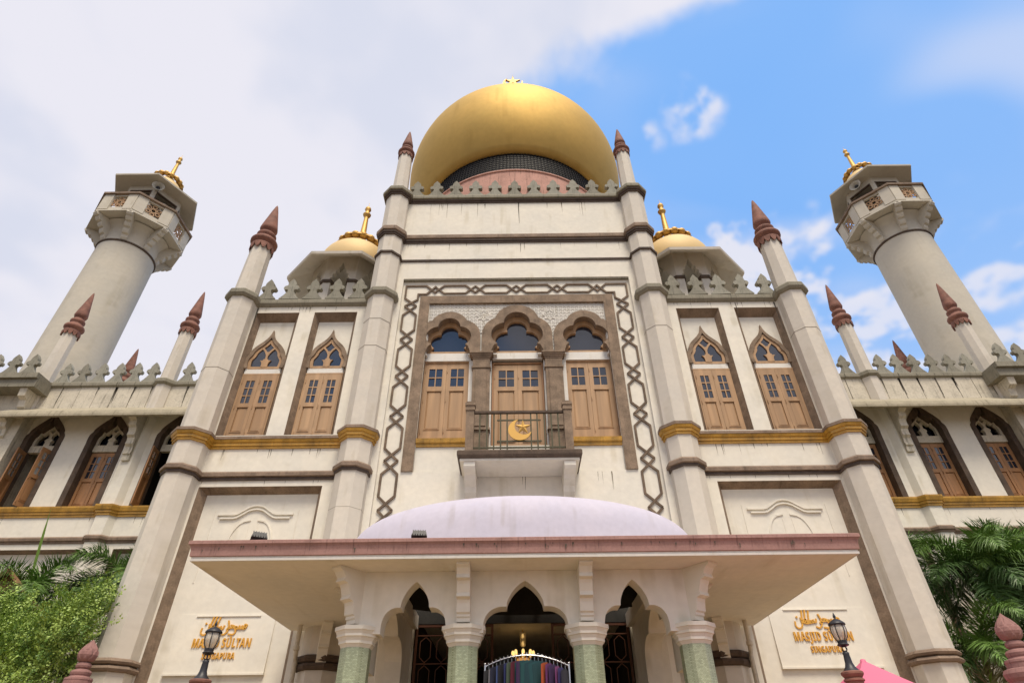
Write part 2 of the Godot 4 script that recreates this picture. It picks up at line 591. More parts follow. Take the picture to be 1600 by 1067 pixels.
# ------------------------------------------------------------------ shared pieces
func finial_mesh(r: float, hgt: float) -> ArrayMesh:
	var st := S()
	var p := [Vector2(0.40, 0.06), Vector2(0.43, 0.1), Vector2(0.43, 0.17), Vector2(0.385, 0.2), Vector2(0.39, 0.24), Vector2(0.45, 0.28), Vector2(0.5, 0.34), Vector2(0.505, 0.42), Vector2(0.46, 0.5), Vector2(0.36, 0.54), Vector2(0.335, 0.6), Vector2(0.31, 0.64), Vector2(0.33, 0.68), Vector2(0.37, 0.74), Vector2(0.365, 0.82), Vector2(0.31, 0.88), Vector2(0.25, 0.91), Vector2(0.24, 0.97), Vector2(0.25, 1.0), Vector2(0.30, 1.04), Vector2(0.335, 1.14), Vector2(0.32, 1.25), Vector2(0.27, 1.5), Vector2(0.2, 1.85), Vector2(0.12, 2.25), Vector2(0.05, 2.55), Vector2(0.0, 2.66)]
	var q := []
	for v in p:
		q.append(Vector2(v.x * r / 0.5, v.y * hgt / 2.66))
	lathe(st, Vector3.ZERO, q, 22, true)
	# hanging leaf points under the lowest ring
	for k in 12:
		var a := TAU * k / 12
		var c := r * 0.845
		var s := r * 0.21
		var xf := Transform3D(Basis(Vector3.UP, a), Vector3(sin(a) * c, 0, cos(a) * c))
		prism(st, PackedVector2Array([Vector2(-s, 0.11 * hgt / 2.66), Vector2(-s, 0.02), Vector2(-s * 0.6, -0.09 * r * 2), Vector2(0, -0.16 * r * 2), Vector2(s * 0.6, -0.09 * r * 2), Vector2(s, 0.02), Vector2(s, 0.11 * hgt / 2.66)]), -0.02, 0.015, xf)
	return commit(st, M.maroon)

func merlon_mesh(s: float, hgt: float, m: Material = null) -> ArrayMesh:
	var st := S()
	var h := [Vector2(0.37, 0), Vector2(0.36, 0.04), Vector2(0.27, 0.13), Vector2(0.185, 0.25), Vector2(0.135, 0.34), Vector2(0.115, 0.385), Vector2(0.115, 0.43), Vector2(0.14, 0.465), Vector2(0.18, 0.475), Vector2(0.215, 0.455), Vector2(0.25, 0.465), Vector2(0.285, 0.51), Vector2(0.288, 0.56), Vector2(0.268, 0.61), Vector2(0.225, 0.645), Vector2(0.18, 0.655), Vector2(0.152, 0.68), Vector2(0.155, 0.73), Vector2(0.145, 0.79), Vector2(0.10, 0.87), Vector2(0.045, 0.94), Vector2(0.0, 1.0)]
	var g := []
	for v in h:
		g.append(Vector2(v.x * s, v.y * hgt))
	prism(st, sym(g), -0.09, 0.09)
	return commit(st, M.grey if m == null else m)

# a shutter leaf, lower left corner at the origin, face towards +z
func shutter_mesh(w: float, h: float, g: Array, nx: int, ny: int, pnl: Array, m: Material) -> Array:
	var st := S()
	var holes := []
	var pw: float = (g[2] - g[0] - 0.035 * (nx - 1)) / nx
	var ph: float = (g[3] - g[1] - 0.035 * (ny - 1)) / ny
	for i in nx:
		for j in ny:
			var x: float = g[0] + i * (pw + 0.035)
			var y: float = g[1] + j * (ph + 0.035)
			holes.append([x, y, x + pw, y + ph])
	var all := holes.duplicate()
	all.append(pnl)
	wall(st, 0, w, 0, h, 0.05, all)
	for hh in all:
		splay(st, hh, hh, 0.05, 0.0)
	# back face
	wall(st, 0, w, 0, h, 0.001, all)
	Q(st, Vector3(0, 0, 0), Vector3(0, 0, 0.05), Vector3(0, h, 0.05), Vector3(0, h, 0))
	Q(st, Vector3(w, 0, 0.05), Vector3(w, 0, 0), Vector3(w, h, 0), Vector3(w, h, 0.05))
	Q(st, Vector3(0, h, 0.05), Vector3(w, h, 0.05), Vector3(w, h, 0), Vector3(0, h, 0))
	Q(st, Vector3(0, 0, 0), Vector3(w, 0, 0), Vector3(w, 0, 0.05), Vector3(0, 0, 0.05))
	# raised field with sloping edges
	var o := [pnl[0], pnl[1], pnl[2], pnl[3]]
	var q := [pnl[0] + 0.05, pnl[1] + 0.05, pnl[2] - 0.05, pnl[3] - 0.05]
	splay(st, o, q, 0.012, 0.034)
	wall(st, q[0], q[2], q[1], q[3], 0.034, [])
	# mouldings round the panel and under the panes
	for b in [[pnl[0] - 0.015, pnl[3], pnl[2] + 0.015, pnl[3] + 0.03], [pnl[0] - 0.015, pnl[1] - 0.02, pnl[2] + 0.015, pnl[1]]]:
		box(st, b[0], b[2], b[1], b[3], 0.045, 0.066)
	# hinges
	for yy in [0.12, h * 0.45, h * 0.86]:
		box(st, 0.012, 0.03, yy, yy + 0.12, 0.045, 0.075)
	return [commit(st, m), pw, ph, holes]

func pane_mesh(pw: float, ph: float, m: Material) -> ArrayMesh:
	var st := S()
	box(st, 0, pw, 0, ph, -0.006, 0.006)
	return commit(st, m)

func hang_shutter(parent: Node3D, kit: Array, pane: Mesh, xf: Transform3D) -> void:
	var s := place(parent, "shutter", kit[0], xf)
	for hh in kit[3]:
		place(s, "pane", pane, xf * Transform3D(Basis(Vector3.UP, rng.randf_range(-0.03, 0.03)) * Basis(Vector3.RIGHT, rng.randf_range(-0.035, 0.035)), Vector3(hh[0], hh[1], 0.022)))

func oct_path(cx: float, cz: float, a: float, wz: float) -> Array:
	var k := a * tan(PI / 8)
	return [Vector2(cx - a, wz), Vector2(cx - a, cz + k), Vector2(cx - k, cz + a), Vector2(cx + k, cz + a), Vector2(cx + a, cz + k), Vector2(cx + a, wz)]

# ------------------------------------------------------------------ window sets of the front tower
func ogee_half(s: float, y0: float) -> Array:
	var p := [Vector2(0.66, 0.0), Vector2(0.70, 0.2), Vector2(0.70, 0.38), Vector2(0.62, 0.55), Vector2(0.585, 0.66), Vector2(0.52, 0.80), Vector2(0.42, 0.93), Vector2(0.30, 1.05), Vector2(0.19, 1.17), Vector2(0.10, 1.31), Vector2(0.04, 1.46), Vector2(0.0, 1.62)]
	var r := []
	for v in curve(p, 3):
		r.append(Vector2(v.x * s, y0 + v.y))
	return r

func tower_window(root: Node3D, cx: float, kit: Array, pane: Mesh) -> void:
	var z := -0.28
	var outer := sym(ogee_half(1.0, 12.93), cx)
	var inner_h := [Vector2(0.54, 12.90), Vector2(0.575, 13.1), Vector2(0.57, 13.3), Vector2(0.50, 13.42), Vector2(0.46, 13.5), Vector2(0.43, 13.62), Vector2(0.35, 13.74), Vector2(0.25, 13.85), Vector2(0.15, 13.96), Vector2(0.07, 14.08), Vector2(0.0, 14.22)]
	var inner := sym(curve(inner_h, 3), cx)
	var ring: Array = Geometry2D.clip_polygons(outer, inner)
	var st := S()
	for p in ring:
		prism(st, p, z, z + 0.10)
	var win := part(root, "arched_window", st, M.brown)
	# timber rim and tracery
	var light := Geometry2D.offset_polygon(inner, -0.055)[0]
	st = S()
	# rim as a stroke that follows the light, mullion with two branches and a little urn at its foot
	var lp: Array = []
	for v in light:
		lp.append(v)
	lp.append(light[0])
	segs(st, lp, 0.10, z + 0.004, z + 0.056)
	stroke(st, [Vector2(cx, 12.95), Vector2(cx, 13.5), Vector2(cx, 13.62)], 0.07, z + 0.002, z + 0.062)
	var br := [Vector2(0, 13.45), Vector2(0.05, 13.58), Vector2(0.13, 13.70), Vector2(0.22, 13.79)]
	for sg in [-1, 1]:
		var b2 := []
		for v in curve(br, 3):
			b2.append(Vector2(cx + sg * v.x, v.y))
		stroke(st, b2, 0.065, z + 0.002, z + 0.060)
	prism(st, sym([Vector2(0.11, 12.98), Vector2(0.11, 13.12), Vector2(0.14, 13.2), Vector2(0.19, 13.26), Vector2(0.1, 13.25), Vector2(0.07, 13.31), Vector2(0.0, 13.33)], cx), z + 0.003, z + 0.068)
	part(win, "tracery", st, M.tan)
	st = S()
	prism(st, Geometry2D.offset_polygon(inner, -0.02)[0], z - 0.05, z + 0.018)
	part(win, "fanlight_glass", st, M.glass)
	st = S()
	box(st, cx - 0.60, cx + 0.60, 12.72, 12.93, z + 0.002, z + 0.05)
	part(win, "transom", st, M.white)
	st = S()
	box(st, cx - 0.625, cx + 0.625, 12.66, 12.72, z + 0.001, z + 0.055)
	for sg in [-1, 1]:
		box(st, cx + sg * 0.6 - 0.022, cx + sg * 0.6 + 0.022, 10.27, 12.66, z + 0.001, z + 0.048)
	part(win, "window_frame", st, M.tan)
	for k in 2:
		hang_shutter(root, kit, pane, Transform3D(Basis(), Vector3(cx - 0.575 + k * 0.578, 10.27, z + 0.004)))

func chain_band(root: Node3D) -> void:
	var z := 0.004
	var w := 0.235     # half width of a link
	var per := 1.52
	# one link: two strands, straight flanks, crossing ends
	var hl := per * 0.5
	var strands := []
	var a := []
	# strand from one crossing centre to the next
	a = [Vector2(-0.205, hl), Vector2(w, hl - 0.42), Vector2(w, -hl + 0.42), Vector2(-0.205, -hl)]
	strands.append(a)
	var st := S()
	for sg in [-1, 1]:
		var b := []
		for v in a:
			b.append(Vector2(v.x * sg, v.y))
		var lift := 0.0 if sg < 0 else 0.006
		stroke(st, b, 0.066, z, z + 0.042 + lift)
	var link := commit(st, M.chain)
	for side in [-1, 1]:
		for k in 6:
			place(root, "chain_link", link, Transform3D(Basis(), Vector3(side * 3.83, 14.66 - k * per, 0)))
		# corner piece
		var xs := -3.83
		st = S()
		stroke(st, [Vector2(xs + 0.205, 15.42), Vector2(xs - w, 15.8), Vector2(xs - w, 16.40), Vector2(-3.32, 16.40), Vector2(-2.96, 16.04)], 0.066, z, z + 0.042, Transform3D(Basis.from_scale(Vector3(-side, 1, 1)), Vector3.ZERO))
		stroke(st, [Vector2(xs - 0.205, 15.42), Vector2(xs + w, 15.72), Vector2(xs + w, 15.98), Vector2(-3.3, 15.98), Vector2(-2.96, 16.36)], 0.066, z, z + 0.049, Transform3D(Basis.from_scale(Vector3(-side, 1, 1)), Vector3.ZERO))
		part(root, "chain_link", st, M.chain)
	# horizontal run, one link shorter in height
	var hp := 1.507
	st = S()
	for sg in [-1, 1]:
		var hh := 0.19
		var b := [Vector2(-hp / 2, -sg * 0.16), Vector2(-hp / 2 + 0.36, sg * hh), Vector2(hp / 2 - 0.36, sg * hh), Vector2(hp / 2, -sg * 0.16)]
		stroke(st, b, 0.060, z, z + 0.042 + (0.006 if sg > 0 else 0.0))
	var hlink := commit(st, M.chain)
	for k in 4:
		place(root, "chain_link", hlink, Transform3D(Basis(), Vector3((k - 1.5) * hp, 16.205, 0)))

func foil(cx: float, sx: float, sy: float, sr: float, ty: float, tr: float, base: float, by: float) -> PackedVector2Array:
	return union([circle(cx - sx, sy, sr), circle(cx + sx, sy, sr), circle(cx, ty, tr), rect(cx - sx, sy - 0.2, cx + sx, ty), rect(cx - base, by, cx + base, sy)])

func tower() -> void:
	var root := thing("mosque_tower", Vector3(0, 0, 0), "broad cream entrance tower of the mosque with shuttered arches, balcony and crenellated top", "building")
	# ---- wall faces
	var st := S()
	var recesses := []
	for sx in [-1, 1]:
		var o1 := [-9.37, 10.27, -7.80, 15.2]
		var q1 := [-9.24, 10.27, -8.0, 14.96]
		var o2 := [-7.25, 10.27, -5.72, 15.2]
		var q2 := [-7.12, 10.27, -5.88, 14.96]
		var o3 := [-9.33, 0.3, -5.74, 8.6]
		var q3 := [-9.16, 0.3, -5.9, 8.46]
		for pr in [[o1, q1, 0.28], [o2, q2, 0.28], [o3, q3, 0.28]]:
			var o: Array = pr[0].duplicate()
			var q: Array = pr[1].duplicate()
			if sx > 0:
				o = [-o[2], o[1], -o[0], o[3]]
				q = [-q[2], q[1], -q[0], q[3]]
			recesses.append([o, q, pr[2]])
	var holes := []
	for r in recesses:
		holes.append(r[0])
	wall(st, -9.5, -4.4, 0, 15.5, 0, holes)
	wall(st, 4.4, 9.5, 0, 15.5, 0, holes)
	# centre: link band ground, wall over it, side strips
	wall(st, -4.4, 4.4, 5.0, 16.9, 0, [[-3.14, 9.0, 3.14, 15.55]])
	box(st, -4.5, 4.5, 16.68, 21.05, -0.6, 0.12)
	for sx in [-1, 1]:
		box(st, min(sx * 4.19, sx * 4.5), max(sx * 4.19, sx * 4.5), 0.0, 16.68, -0.2, 0.12)
	# bodies behind the faces
	box(st, -10.28, -4.3, 0, 15.5, -10, -0.75)
	box(st, 4.3, 10.28, 0, 15.5, -10, -0.75)
	box(st, -4.3, 4.3, 5.1, 21.0, -10, -0.6)
	box(st, -5.28, 5.28, 15.4, 21.0, -10, -0.3)
	box(st, -10.28, -9.39, 0, 15.5, -0.75, 0.05)
	box(st, 9.39, 10.28, 0, 15.5, -0.75, 0.05)
	box(st, -4.3, -2.7, 0, 5.1, -10, -0.02)
	box(st, 2.7, 4.3, 0, 5.1, -10, -0.02)
	box(st, -2.7, 2.7, 0, 5.1, -10, -9.2)
	# lower wall inside the big recess
	wall(st, -3.14, 3.14, 9.0, 9.84, -0.04, [])
	box(st, -3.14, 3.14, 8.9, 9.0, -0.5, -0.001)
	part(root, "wall", st, M.cream)
	for r in recesses:
		st = S()
		splay(st, r[0], r[1], 0.0, -r[2], r[0][1] > 1.0)
		part(root, "recess_surround", st, M.brown)
	for r in recesses:
		if r[0][1] > 1.0:
			st = S()
			wall(st, r[1][0], r[1][2], r[1][1], r[1][3], -r[2], [])
			part(root, "recess_panel", st, M.cream)
	# lower recess panels with raised ornament
	for sx in [-1, 1]:
		st = S()
		var x0 = 7.53 * sx - 1.63
		wall(st, x0, x0 + 3.26, 0.3, 8.46, -0.28, [])
		part(root, "recess_panel", st, M.cream)
		st = S()
		var c = 7.58 * sx
		for off in [[0.0, 1.08, 0.05], [-0.11, 1.0, 0.04]]:
			var e: float = off[1]
			var y: float = 7.86 + off[0]
			stroke(st, curve([Vector2(c - e, y), Vector2(c - 0.62, y)], 1) + curve([Vector2(c - 0.52, y + 0.02), Vector2(c - 0.36, y + 0.12), Vector2(c - 0.2, y + 0.22), Vector2(c, y + 0.26), Vector2(c + 0.2, y + 0.22), Vector2(c + 0.36, y + 0.12), Vector2(c + 0.52, y + 0.02)], 4) + [Vector2(c + 0.62, y), Vector2(c + e, y)], off[2], -0.28, -0.225)
		for sg in [-1, 1]:
			stroke(st, [Vector2(c + sg * 0.10, 7.70), Vector2(c + sg * 0.30, 7.66)], 0.045, -0.28, -0.25)
			stroke(st, [Vector2(c + sg * 0.14, 6.6), Vector2(c + sg * 0.13, 7.6)], 0.03, -0.28, -0.27)
		for sg in [-1, 1]:
			stroke(st, curve([Vector2(c + sg * 0.62, 6.95), Vector2(c + sg * 0.56, 7.3), Vector2(c + sg * 0.4, 7.58), Vector2(c + sg * 0.2, 7.68)], 4), 0.035, -0.28, -0.258)
		stroke(st, [Vector2(c - 1.2, 6.0), Vector2(c - 1.2, 8.0)], 0.03, -0.28, -0.265)
		stroke(st, [Vector2(c + 1.2, 6.0), Vector2(c + 1.2, 8.0)], 0.03, -0.28, -0.265)
		part(root, "plaster_ornament", st, M.cream)
		# raised frame round the inscription
		st = S()
		var f0 = 7.59 * sx - 1.24
		var f1 = 7.59 * sx + 1.24
		# thin raised slab, proud at the foot, with a short fillet over the lettering
		var fz := [-0.215, -0.265]
		Q(st, Vector3(f0, 3.86, fz[0]), Vector3(f1, 3.86, fz[0]), Vector3(f1, 5.22, fz[1]), Vector3(f0, 5.22, fz[1]))
		Q(st, Vector3(f0, 3.86, -0.28), Vector3(f0, 3.86, fz[0]), Vector3(f0, 5.22, fz[1]), Vector3(f0, 5.22, -0.28))
		Q(st, Vector3(f1, 3.86, fz[0]), Vector3(f1, 3.86, -0.28), Vector3(f1, 5.22, -0.28), Vector3(f1, 5.22, fz[1]))
		Q(st, Vector3(f0, 5.22, fz[1]), Vector3(f1, 5.22, fz[1]), Vector3(f1, 5.22, -0.28), Vector3(f0, 5.22, -0.28))
		box(st, f0 - 0.01, f1 + 0.01, 3.82, 3.859, -0.28, -0.19)
		var fc = 7.57 * sx
		box(st, fc - 0.83, fc + 0.83, 5.155, 5.175, -0.28, -0.235)
		part(root, "plaster_frame", st, M.cream)
	# ---- corner shafts
	for x in [-9.85, -4.85, 4.85, 9.85]:
		st = S()
		var big: bool = abs(x) > 6
		var pr := [Vector2(0.47, 0.0), Vector2(0.47, 3.7), Vector2(0.455, 9.0), Vector2(0.45, 15.5)]
		if big:
			pr += [Vector2(0.40, 15.6), Vector2(0.35, 18.32)]
		else:
			pr += [Vector2(0.44, 15.6), Vector2(0.44, 21.3), Vector2(0.31, 21.4), Vector2(0.27, 24.08)]
		octo(st, Vector3(x, 0, 0.2), pr)
		part(root, "corner_shaft", st, M.shaft)
	var fm := finial_mesh(0.5, 2.68)
	var fm2 := finial_mesh(0.37, 2.06)
	for x in [-9.85, 9.85]:
		place(root, "finial", fm, Transform3D(Basis(), Vector3(x, 18.18, 0.2)))
	for x in [-4.85, 4.85]:
		place(root, "finial", fm2, Transform3D(Basis(), Vector3(x, 24.02, 0.2)))
	# ---- string courses
	var left := [Vector2(-10.3, -5.6)] + oct_path(-9.85, 0.2, 0.45, 0).slice(1) + oct_path(-4.85, 0.2, 0.45, 0)
	for path in [left, mirror_path(left)]:
		st = S()
		course(st, path, [Vector2(0, 9.80), Vector2(0.05, 9.80), Vector2(0.05, 9.88), Vector2(0.085, 9.88), Vector2(0.085, 9.97), Vector2(0.12, 9.985), Vector2(0.15, 10.06)])
		part(root, "gold_course", st, M.gold_paint)
		st = S()
		course(st, path, [Vector2(0.13, 10.062), Vector2(0.165, 10.07), Vector2(0.165, 10.16), Vector2(0.0, 10.2)])
		part(root, "course_cap", st, M.trim)
		st = S()
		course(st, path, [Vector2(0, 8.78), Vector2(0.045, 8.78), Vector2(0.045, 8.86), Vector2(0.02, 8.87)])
		part(root, "course_dark_band", st, M.trim_dark)  # darker band along the foot of the course
		st = S()
		course(st, path, [Vector2(0.02, 8.871), Vector2(0.10, 8.89), Vector2(0.10, 8.99), Vector2(0.05, 9.05), Vector2(0, 9.07)])
		part(root, "stone_course", st, M.trim)
		st = S()
		course(st, path, [Vector2(0, 15.46), Vector2(0.06, 15.48), Vector2(0.13, 15.56), Vector2(0.13, 15.70), Vector2(0.09, 15.76), Vector2(-0.3, 15.78)])
		part(root, "coping", st, M.coping)
		st = S()
		var base := [path[0], path[1], path[2], path[3], path[4], path[5]] if path == left else [path[6], path[7], path[8], path[9], path[10], path[11]]
		var bp := []
		for k in 2:
			var y := 3.80 + k * 0.15
			bp += [Vector2(0.02, y), Vector2(0.09, y + 0.02), Vector2(0.12, y + 0.07), Vector2(0.09, y + 0.12), Vector2(0.02, y + 0.145)]
		course(st, base, bp)
		part(root, "base_ring", st, M.trim)
	var inner_ring := [Vector2(0.02, 3.78), Vector2(0.09, 3.8), Vector2(0.12, 3.86), Vector2(0.09, 3.92), Vector2(0.03, 3.94), Vector2(0.09, 3.97), Vector2(0.12, 4.03), Vector2(0.09, 4.09), Vector2(0.02, 4.11)]
	for x in [-4.85, 4.85]:
		st = S()
		course(st, oct_path(x, 0.2, 0.47, 0.0), inner_ring)
		part(root, "base_ring", st, M.brown_dark)
	# upper courses run round the top block
	var top := [Vector2(-5.3, -9.9)] + oct_path(-4.85, 0.2, 0.45, 0.12).slice(1) + oct_path(4.85, 0.2, 0.45, 0.12).slice(0, 5) + [Vector2(5.3, -9.9)]
	st = S()
	course(st, top, [Vector2(0, 17.55), Vector2(0.05, 17.55), Vector2(0.06, 17.63), Vector2(0, 17.66)])
	part(root, "upper_course", st, M.trim_dark)
	st = S()
	course(st, top, [Vector2(0, 18.55), Vector2(0.05, 18.55), Vector2(0.05, 18.63), Vector2(0.09, 18.64), Vector2(0.09, 18.72), Vector2(0.06, 18.73)])
	part(root, "upper_course", st, M.trim_dark)
	st = S()
	course(st, top, [Vector2(0.06, 18.732), Vector2(0.13, 18.76), Vector2(0.13, 18.92), Vector2(0.09, 18.98), Vector2(0, 19.05)])
	part(root, "upper_course", st, M.trim)
	st = S()
	course(st, top, [Vector2(0, 20.95), Vector2(0.05, 20.95), Vector2(0.05, 21.03), Vector2(0.10, 21.04), Vector2(0.10, 21.11), Vector2(0.07, 21.12)])
	part(root, "upper_course", st, M.trim_dark)
	st = S()
	course(st, top, [Vector2(0.07, 21.122), Vector2(0.16, 21.15), Vector2(0.16, 21.28), Vector2(0.11, 21.38), Vector2(0.05, 21.44), Vector2(-0.35, 21.45)])
	part(root, "coping", st, M.coping)
	# ---- merlons
	var mm := merlon_mesh(0.98, 1.0)
	var mb := merlon_mesh(0.97, 0.985, M.grey_b)
	for k in 5:
		for sx in [-1, 1]:
			place(root, "merlon", mm if rng.randf() < 0.6 else mb, Transform3D(Basis(Vector3.UP, rng.randf_range(-0.04, 0.04)) * Basis(Vector3.BACK, rng.randf_range(-0.015, 0.015)), Vector3(sx * (5.78 + k * 0.84), 15.77, 0.02)))
	for k in 4:
		for sx in [-1, 1]:
			place(root, "merlon", mm, Transform3D(Basis(Vector3.UP, PI / 2), Vector3(sx * 10.2, 15.77, -0.9 - k * 0.9)))
	for k in 11:
		place(root, "merlon", mm if rng.randf() < 0.6 else mb, Transform3D(Basis(Vector3.UP, rng.randf_range(-0.04, 0.04)) * Basis(Vector3.BACK, rng.randf_range(-0.015, 0.015)), Vector3((k - 5) * 0.83, 21.44, 0.06)))
	st = S()
	box(st, -10.28, 10.28, 15.5, 15.74, -9.9, -0.15)
	box(st, -5.2, 5.2, 21.0, 21.40, -9.9, 0.0)
	part(root, "roof_deck", st, M.cream)
	# ---- weathering: drips under the ledges, repair joints round the shafts
	st = S()
	var sd := S()
	for q in [[-4.2, 4.2, 20.94, 0.124, 16, 0.9], [-4.2, 4.2, 18.54, 0.124, 12, 0.5], [-9.3, -5.4, 15.45, 0.003, 12, 0.28], [5.4, 9.3, 15.45, 0.003, 12, 0.28], [-9.3, -5.4, 9.79, 0.003, 10, 0.4], [5.4, 9.3, 9.79, 0.003, 10, 0.4], [-9.3, -5.4, 8.77, 0.003, 6, 0.15], [5.4, 9.3, 8.77, 0.003, 6, 0.15], [-3.1, 3.1, 8.95, 0.003, 9, 0.6]]:
		for k in int(q[4]):
			drip(st, rng.randf_range(q[0], q[1]), q[2], q[3], q[5] * rng.randf_range(0.25, 1.0), rng.randf_range(0.008, 0.03))
	for q in [[0.16, 20.94, 0.126, 1.25, 0.05], [0.20, 18.5, 0.126, 0.5, 0.03], [-1.25, 20.9, 0.126, 0.3, 0.03], [9.3, 15.44, 0.006, 1.6, 0.05], [-9.33, 15.44, 0.006, 1.2, 0.06], [7.9, 15.44, 0.006, 0.7, 0.03]]:
		drip(sd, q[0], q[1], q[2], q[3], q[4])
	part(root, "drip_stains", st, M.stain).set_meta("kind", "stuff")
	part(root, "dark_drips", sd, M.stain_dark).set_meta("kind", "stuff")
	st = S()
	for q in [[-4.85, 14.35], [-4.85, 13.2], [4.85, 13.9], [9.85, 13.75], [-9.85, 12.4], [4.85, 7.4], [-4.85, 7.7]]:
		course(st, oct_path(q[0], 0.2, 0.455, 0.0), [Vector2(0.0, q[1]), Vector2(0.004, q[1] + 0.002), Vector2(0.004, q[1] + 0.014), Vector2(0.0, q[1] + 0.016)])
	part(root, "repair_joints", st, M.stain).set_meta("kind", "stuff")
	# ---- side windows
	var kit := shutter_mesh(0.572, 2.385, [0.15, 1.30, 0.43, 2.17], 2, 3, [0.12, 0.24, 0.46, 1.14], M.tan)
	var pane := pane_mesh(kit[1], kit[2], M.glass)
	var kit_b := shutter_mesh(0.572, 2.385, [0.15, 1.30, 0.43, 2.17], 2, 3, [0.12, 0.24, 0.46, 1.14], M.tan_b)
	var kit_c := shutter_mesh(0.572, 2.385, [0.15, 1.30, 0.43, 2.17], 2, 3, [0.12, 0.24, 0.46, 1.14], M.tan_c)
	for w in [[-8.62, kit_b], [-6.50, kit_c], [6.50, kit], [8.62, kit_b]]:
		tower_window(root, w[0], w[1], pane)
	# ---- big centre bay
	chain_band(root)
	st = S()
	for r in [[-3.5, -3.15, 9.0, 15.88], [3.15, 3.5, 9.0, 15.88], [-3.15, 3.15, 15.53, 15.88]]:
		box(st, r[0], r[1], r[2], r[3], -0.35, 0.05)
	part(root, "stone_frame", st, M.brown)
	st = S()
	box(st, -4.19, 4.19, 16.62, 16.68, -0.02, 0.10)
	part(root, "band_soffit", st, M.coping)
	var oc := union([circle(-0.42, 14.1, 0.8), circle(0.42, 14.1, 0.8), circle(0, 14.62, 0.79), rect(-1.22, 13.3, 1.22, 14.1)])
	var ic := union([circle(-0.40, 14.1, 0.5), circle(0.40, 14.1, 0.5), circle(0, 14.62, 0.46), rect(-0.5, 13.7, 0.5, 14.5), PackedVector2Array([Vector2(-0.92, 13.2), Vector2(0.92, 13.2), Vector2(0.88, 13.42), Vector2(0.8, 13.62), Vector2(0.5, 13.8), Vector2(-0.5, 13.8), Vector2(-0.8, 13.62), Vector2(-0.88, 13.42)])])
	var arches := [[oc, ic, 0.0]]
	for sx in [-1, 1]:
		var cx: float = sx * 2.375
		var oo := union([circle(cx - 0.37, 14.05, 0.73), circle(cx + 0.37, 14.05, 0.73), circle(cx, 14.46, 0.67), rect(cx - 1.1, 13.3, cx + 1.1, 14.05)])
		oo = Geometry2D.intersect_polygons(oo, rect(sx * 2.185 - 0.965, 13.0, sx * 2.185 + 0.965, 16.0))[0]
		var ii := union([circle(cx - 0.36, 14.04, 0.42), circle(cx + 0.36, 14.04, 0.42), circle(cx, 14.45, 0.39), rect(cx - 0.4, 13.7, cx + 0.4, 14.4), PackedVector2Array([Vector2(cx - 0.77, 13.2), Vector2(cx + 0.77, 13.2), Vector2(cx + 0.75, 13.42), Vector2(cx + 0.68, 13.62), Vector2(cx + 0.45, 13.8), Vector2(cx - 0.45, 13.8), Vector2(cx - 0.68, 13.62), Vector2(cx - 0.75, 13.42)])])
		arches.append([oo, ii, cx])
	var solid: PackedVector2Array = oc
	for a in arches:
		st = S()
		for p in Geometry2D.clip_polygons(a[0], union([a[1], rect(a[2] - (0.92 if a[2] == 0.0 else 0.77), 12.9, a[2] + (0.92 if a[2] == 0.0 else 0.77), 13.31)])):
			prism(st, p, -0.33, 0.03 if a[2] != 0.0 else 0.045)
		part(root, "arch_moulding", st, M.brown)
	# filigree panel over the arches
	st = S()
	var field := [rect(-3.15, 13.3, 3.15, 15.55)]
	for a in arches:
		var nx := []
		var cutter: PackedVector2Array = union([Geometry2D.offset_polygon(a[0], -0.03)[0], rect(a[2] - 0.7, 12.0, a[2] + 0.7, 14.0)])
		for f in field:
			nx += Geometry2D.clip_polygons(f, cutter)
		field = nx
	for f in field:
		prism(st, f, -0.3, -0.06)
	var step := 0.145
	for i in 45:
		for j in 16:
			var px := -3.13 + i * step
			var py := 13.35 + j * step
			var mid := Vector2(px + step / 2, py + step / 2)
			var inside := false
			for f in field:
				if Geometry2D.is_point_in_polygon(mid, f) and mid.x < 3.1 and mid.y < 15.5:
					inside = true
			if not inside:
				continue
			var rose := false
			for sx in [-1, 1]:
				if mid.distance_to(Vector2(sx * 1.18, 15.0)) < 0.25:
					rose = true
			if rose:
				continue
			box(st, px - 0.012, px + 0.012, py, py + step, -0.06, -0.035)
			box(st, px, px + step, py - 0.012, py + 0.012, -0.06, -0.033)
			if (i + j) % 2 == 0:
				stroke(st, [Vector2(px + 0.02, py + 0.02), Vector2(px + step - 0.02, py + step - 0.02)], 0.022, -0.06, -0.038)
				stroke(st, [Vector2(px + 0.02, py + step - 0.02), Vector2(px + step - 0.02, py + 0.02)], 0.022, -0.06, -0.04)
			else:
				prism(st, PackedVector2Array([Vector2(mid.x - 0.045, mid.y), Vector2(mid.x, mid.y - 0.045), Vector2(mid.x + 0.045, mid.y), Vector2(mid.x, mid.y + 0.045)]), -0.06, -0.04)
	part(root, "filigree_panel", st, M.white)
	for sx in [-1, 1]:
		st = S()
		var c2 := Vector2(sx * 1.18, 15.0)
		var star := PackedVector2Array()
		for k in 16:
			var r := 0.25 if k % 2 == 0 else 0.17
			star.append(c2 + Vector2(sin(TAU * k / 16), cos(TAU * k / 16)) * r)
		var loop := []
		for v in star:
			loop.append(v)
		loop.append(star[0])
		segs(st, loop, 0.028, -0.06, -0.02)
		for k in 8:
			var d := Vector2(sin(TAU * k / 8), cos(TAU * k / 8))
			stroke(st, [c2 + d * 0.05, c2 + d * 0.17], 0.03, -0.06, -0.026)
		part(root, "rosette", st, M.white)
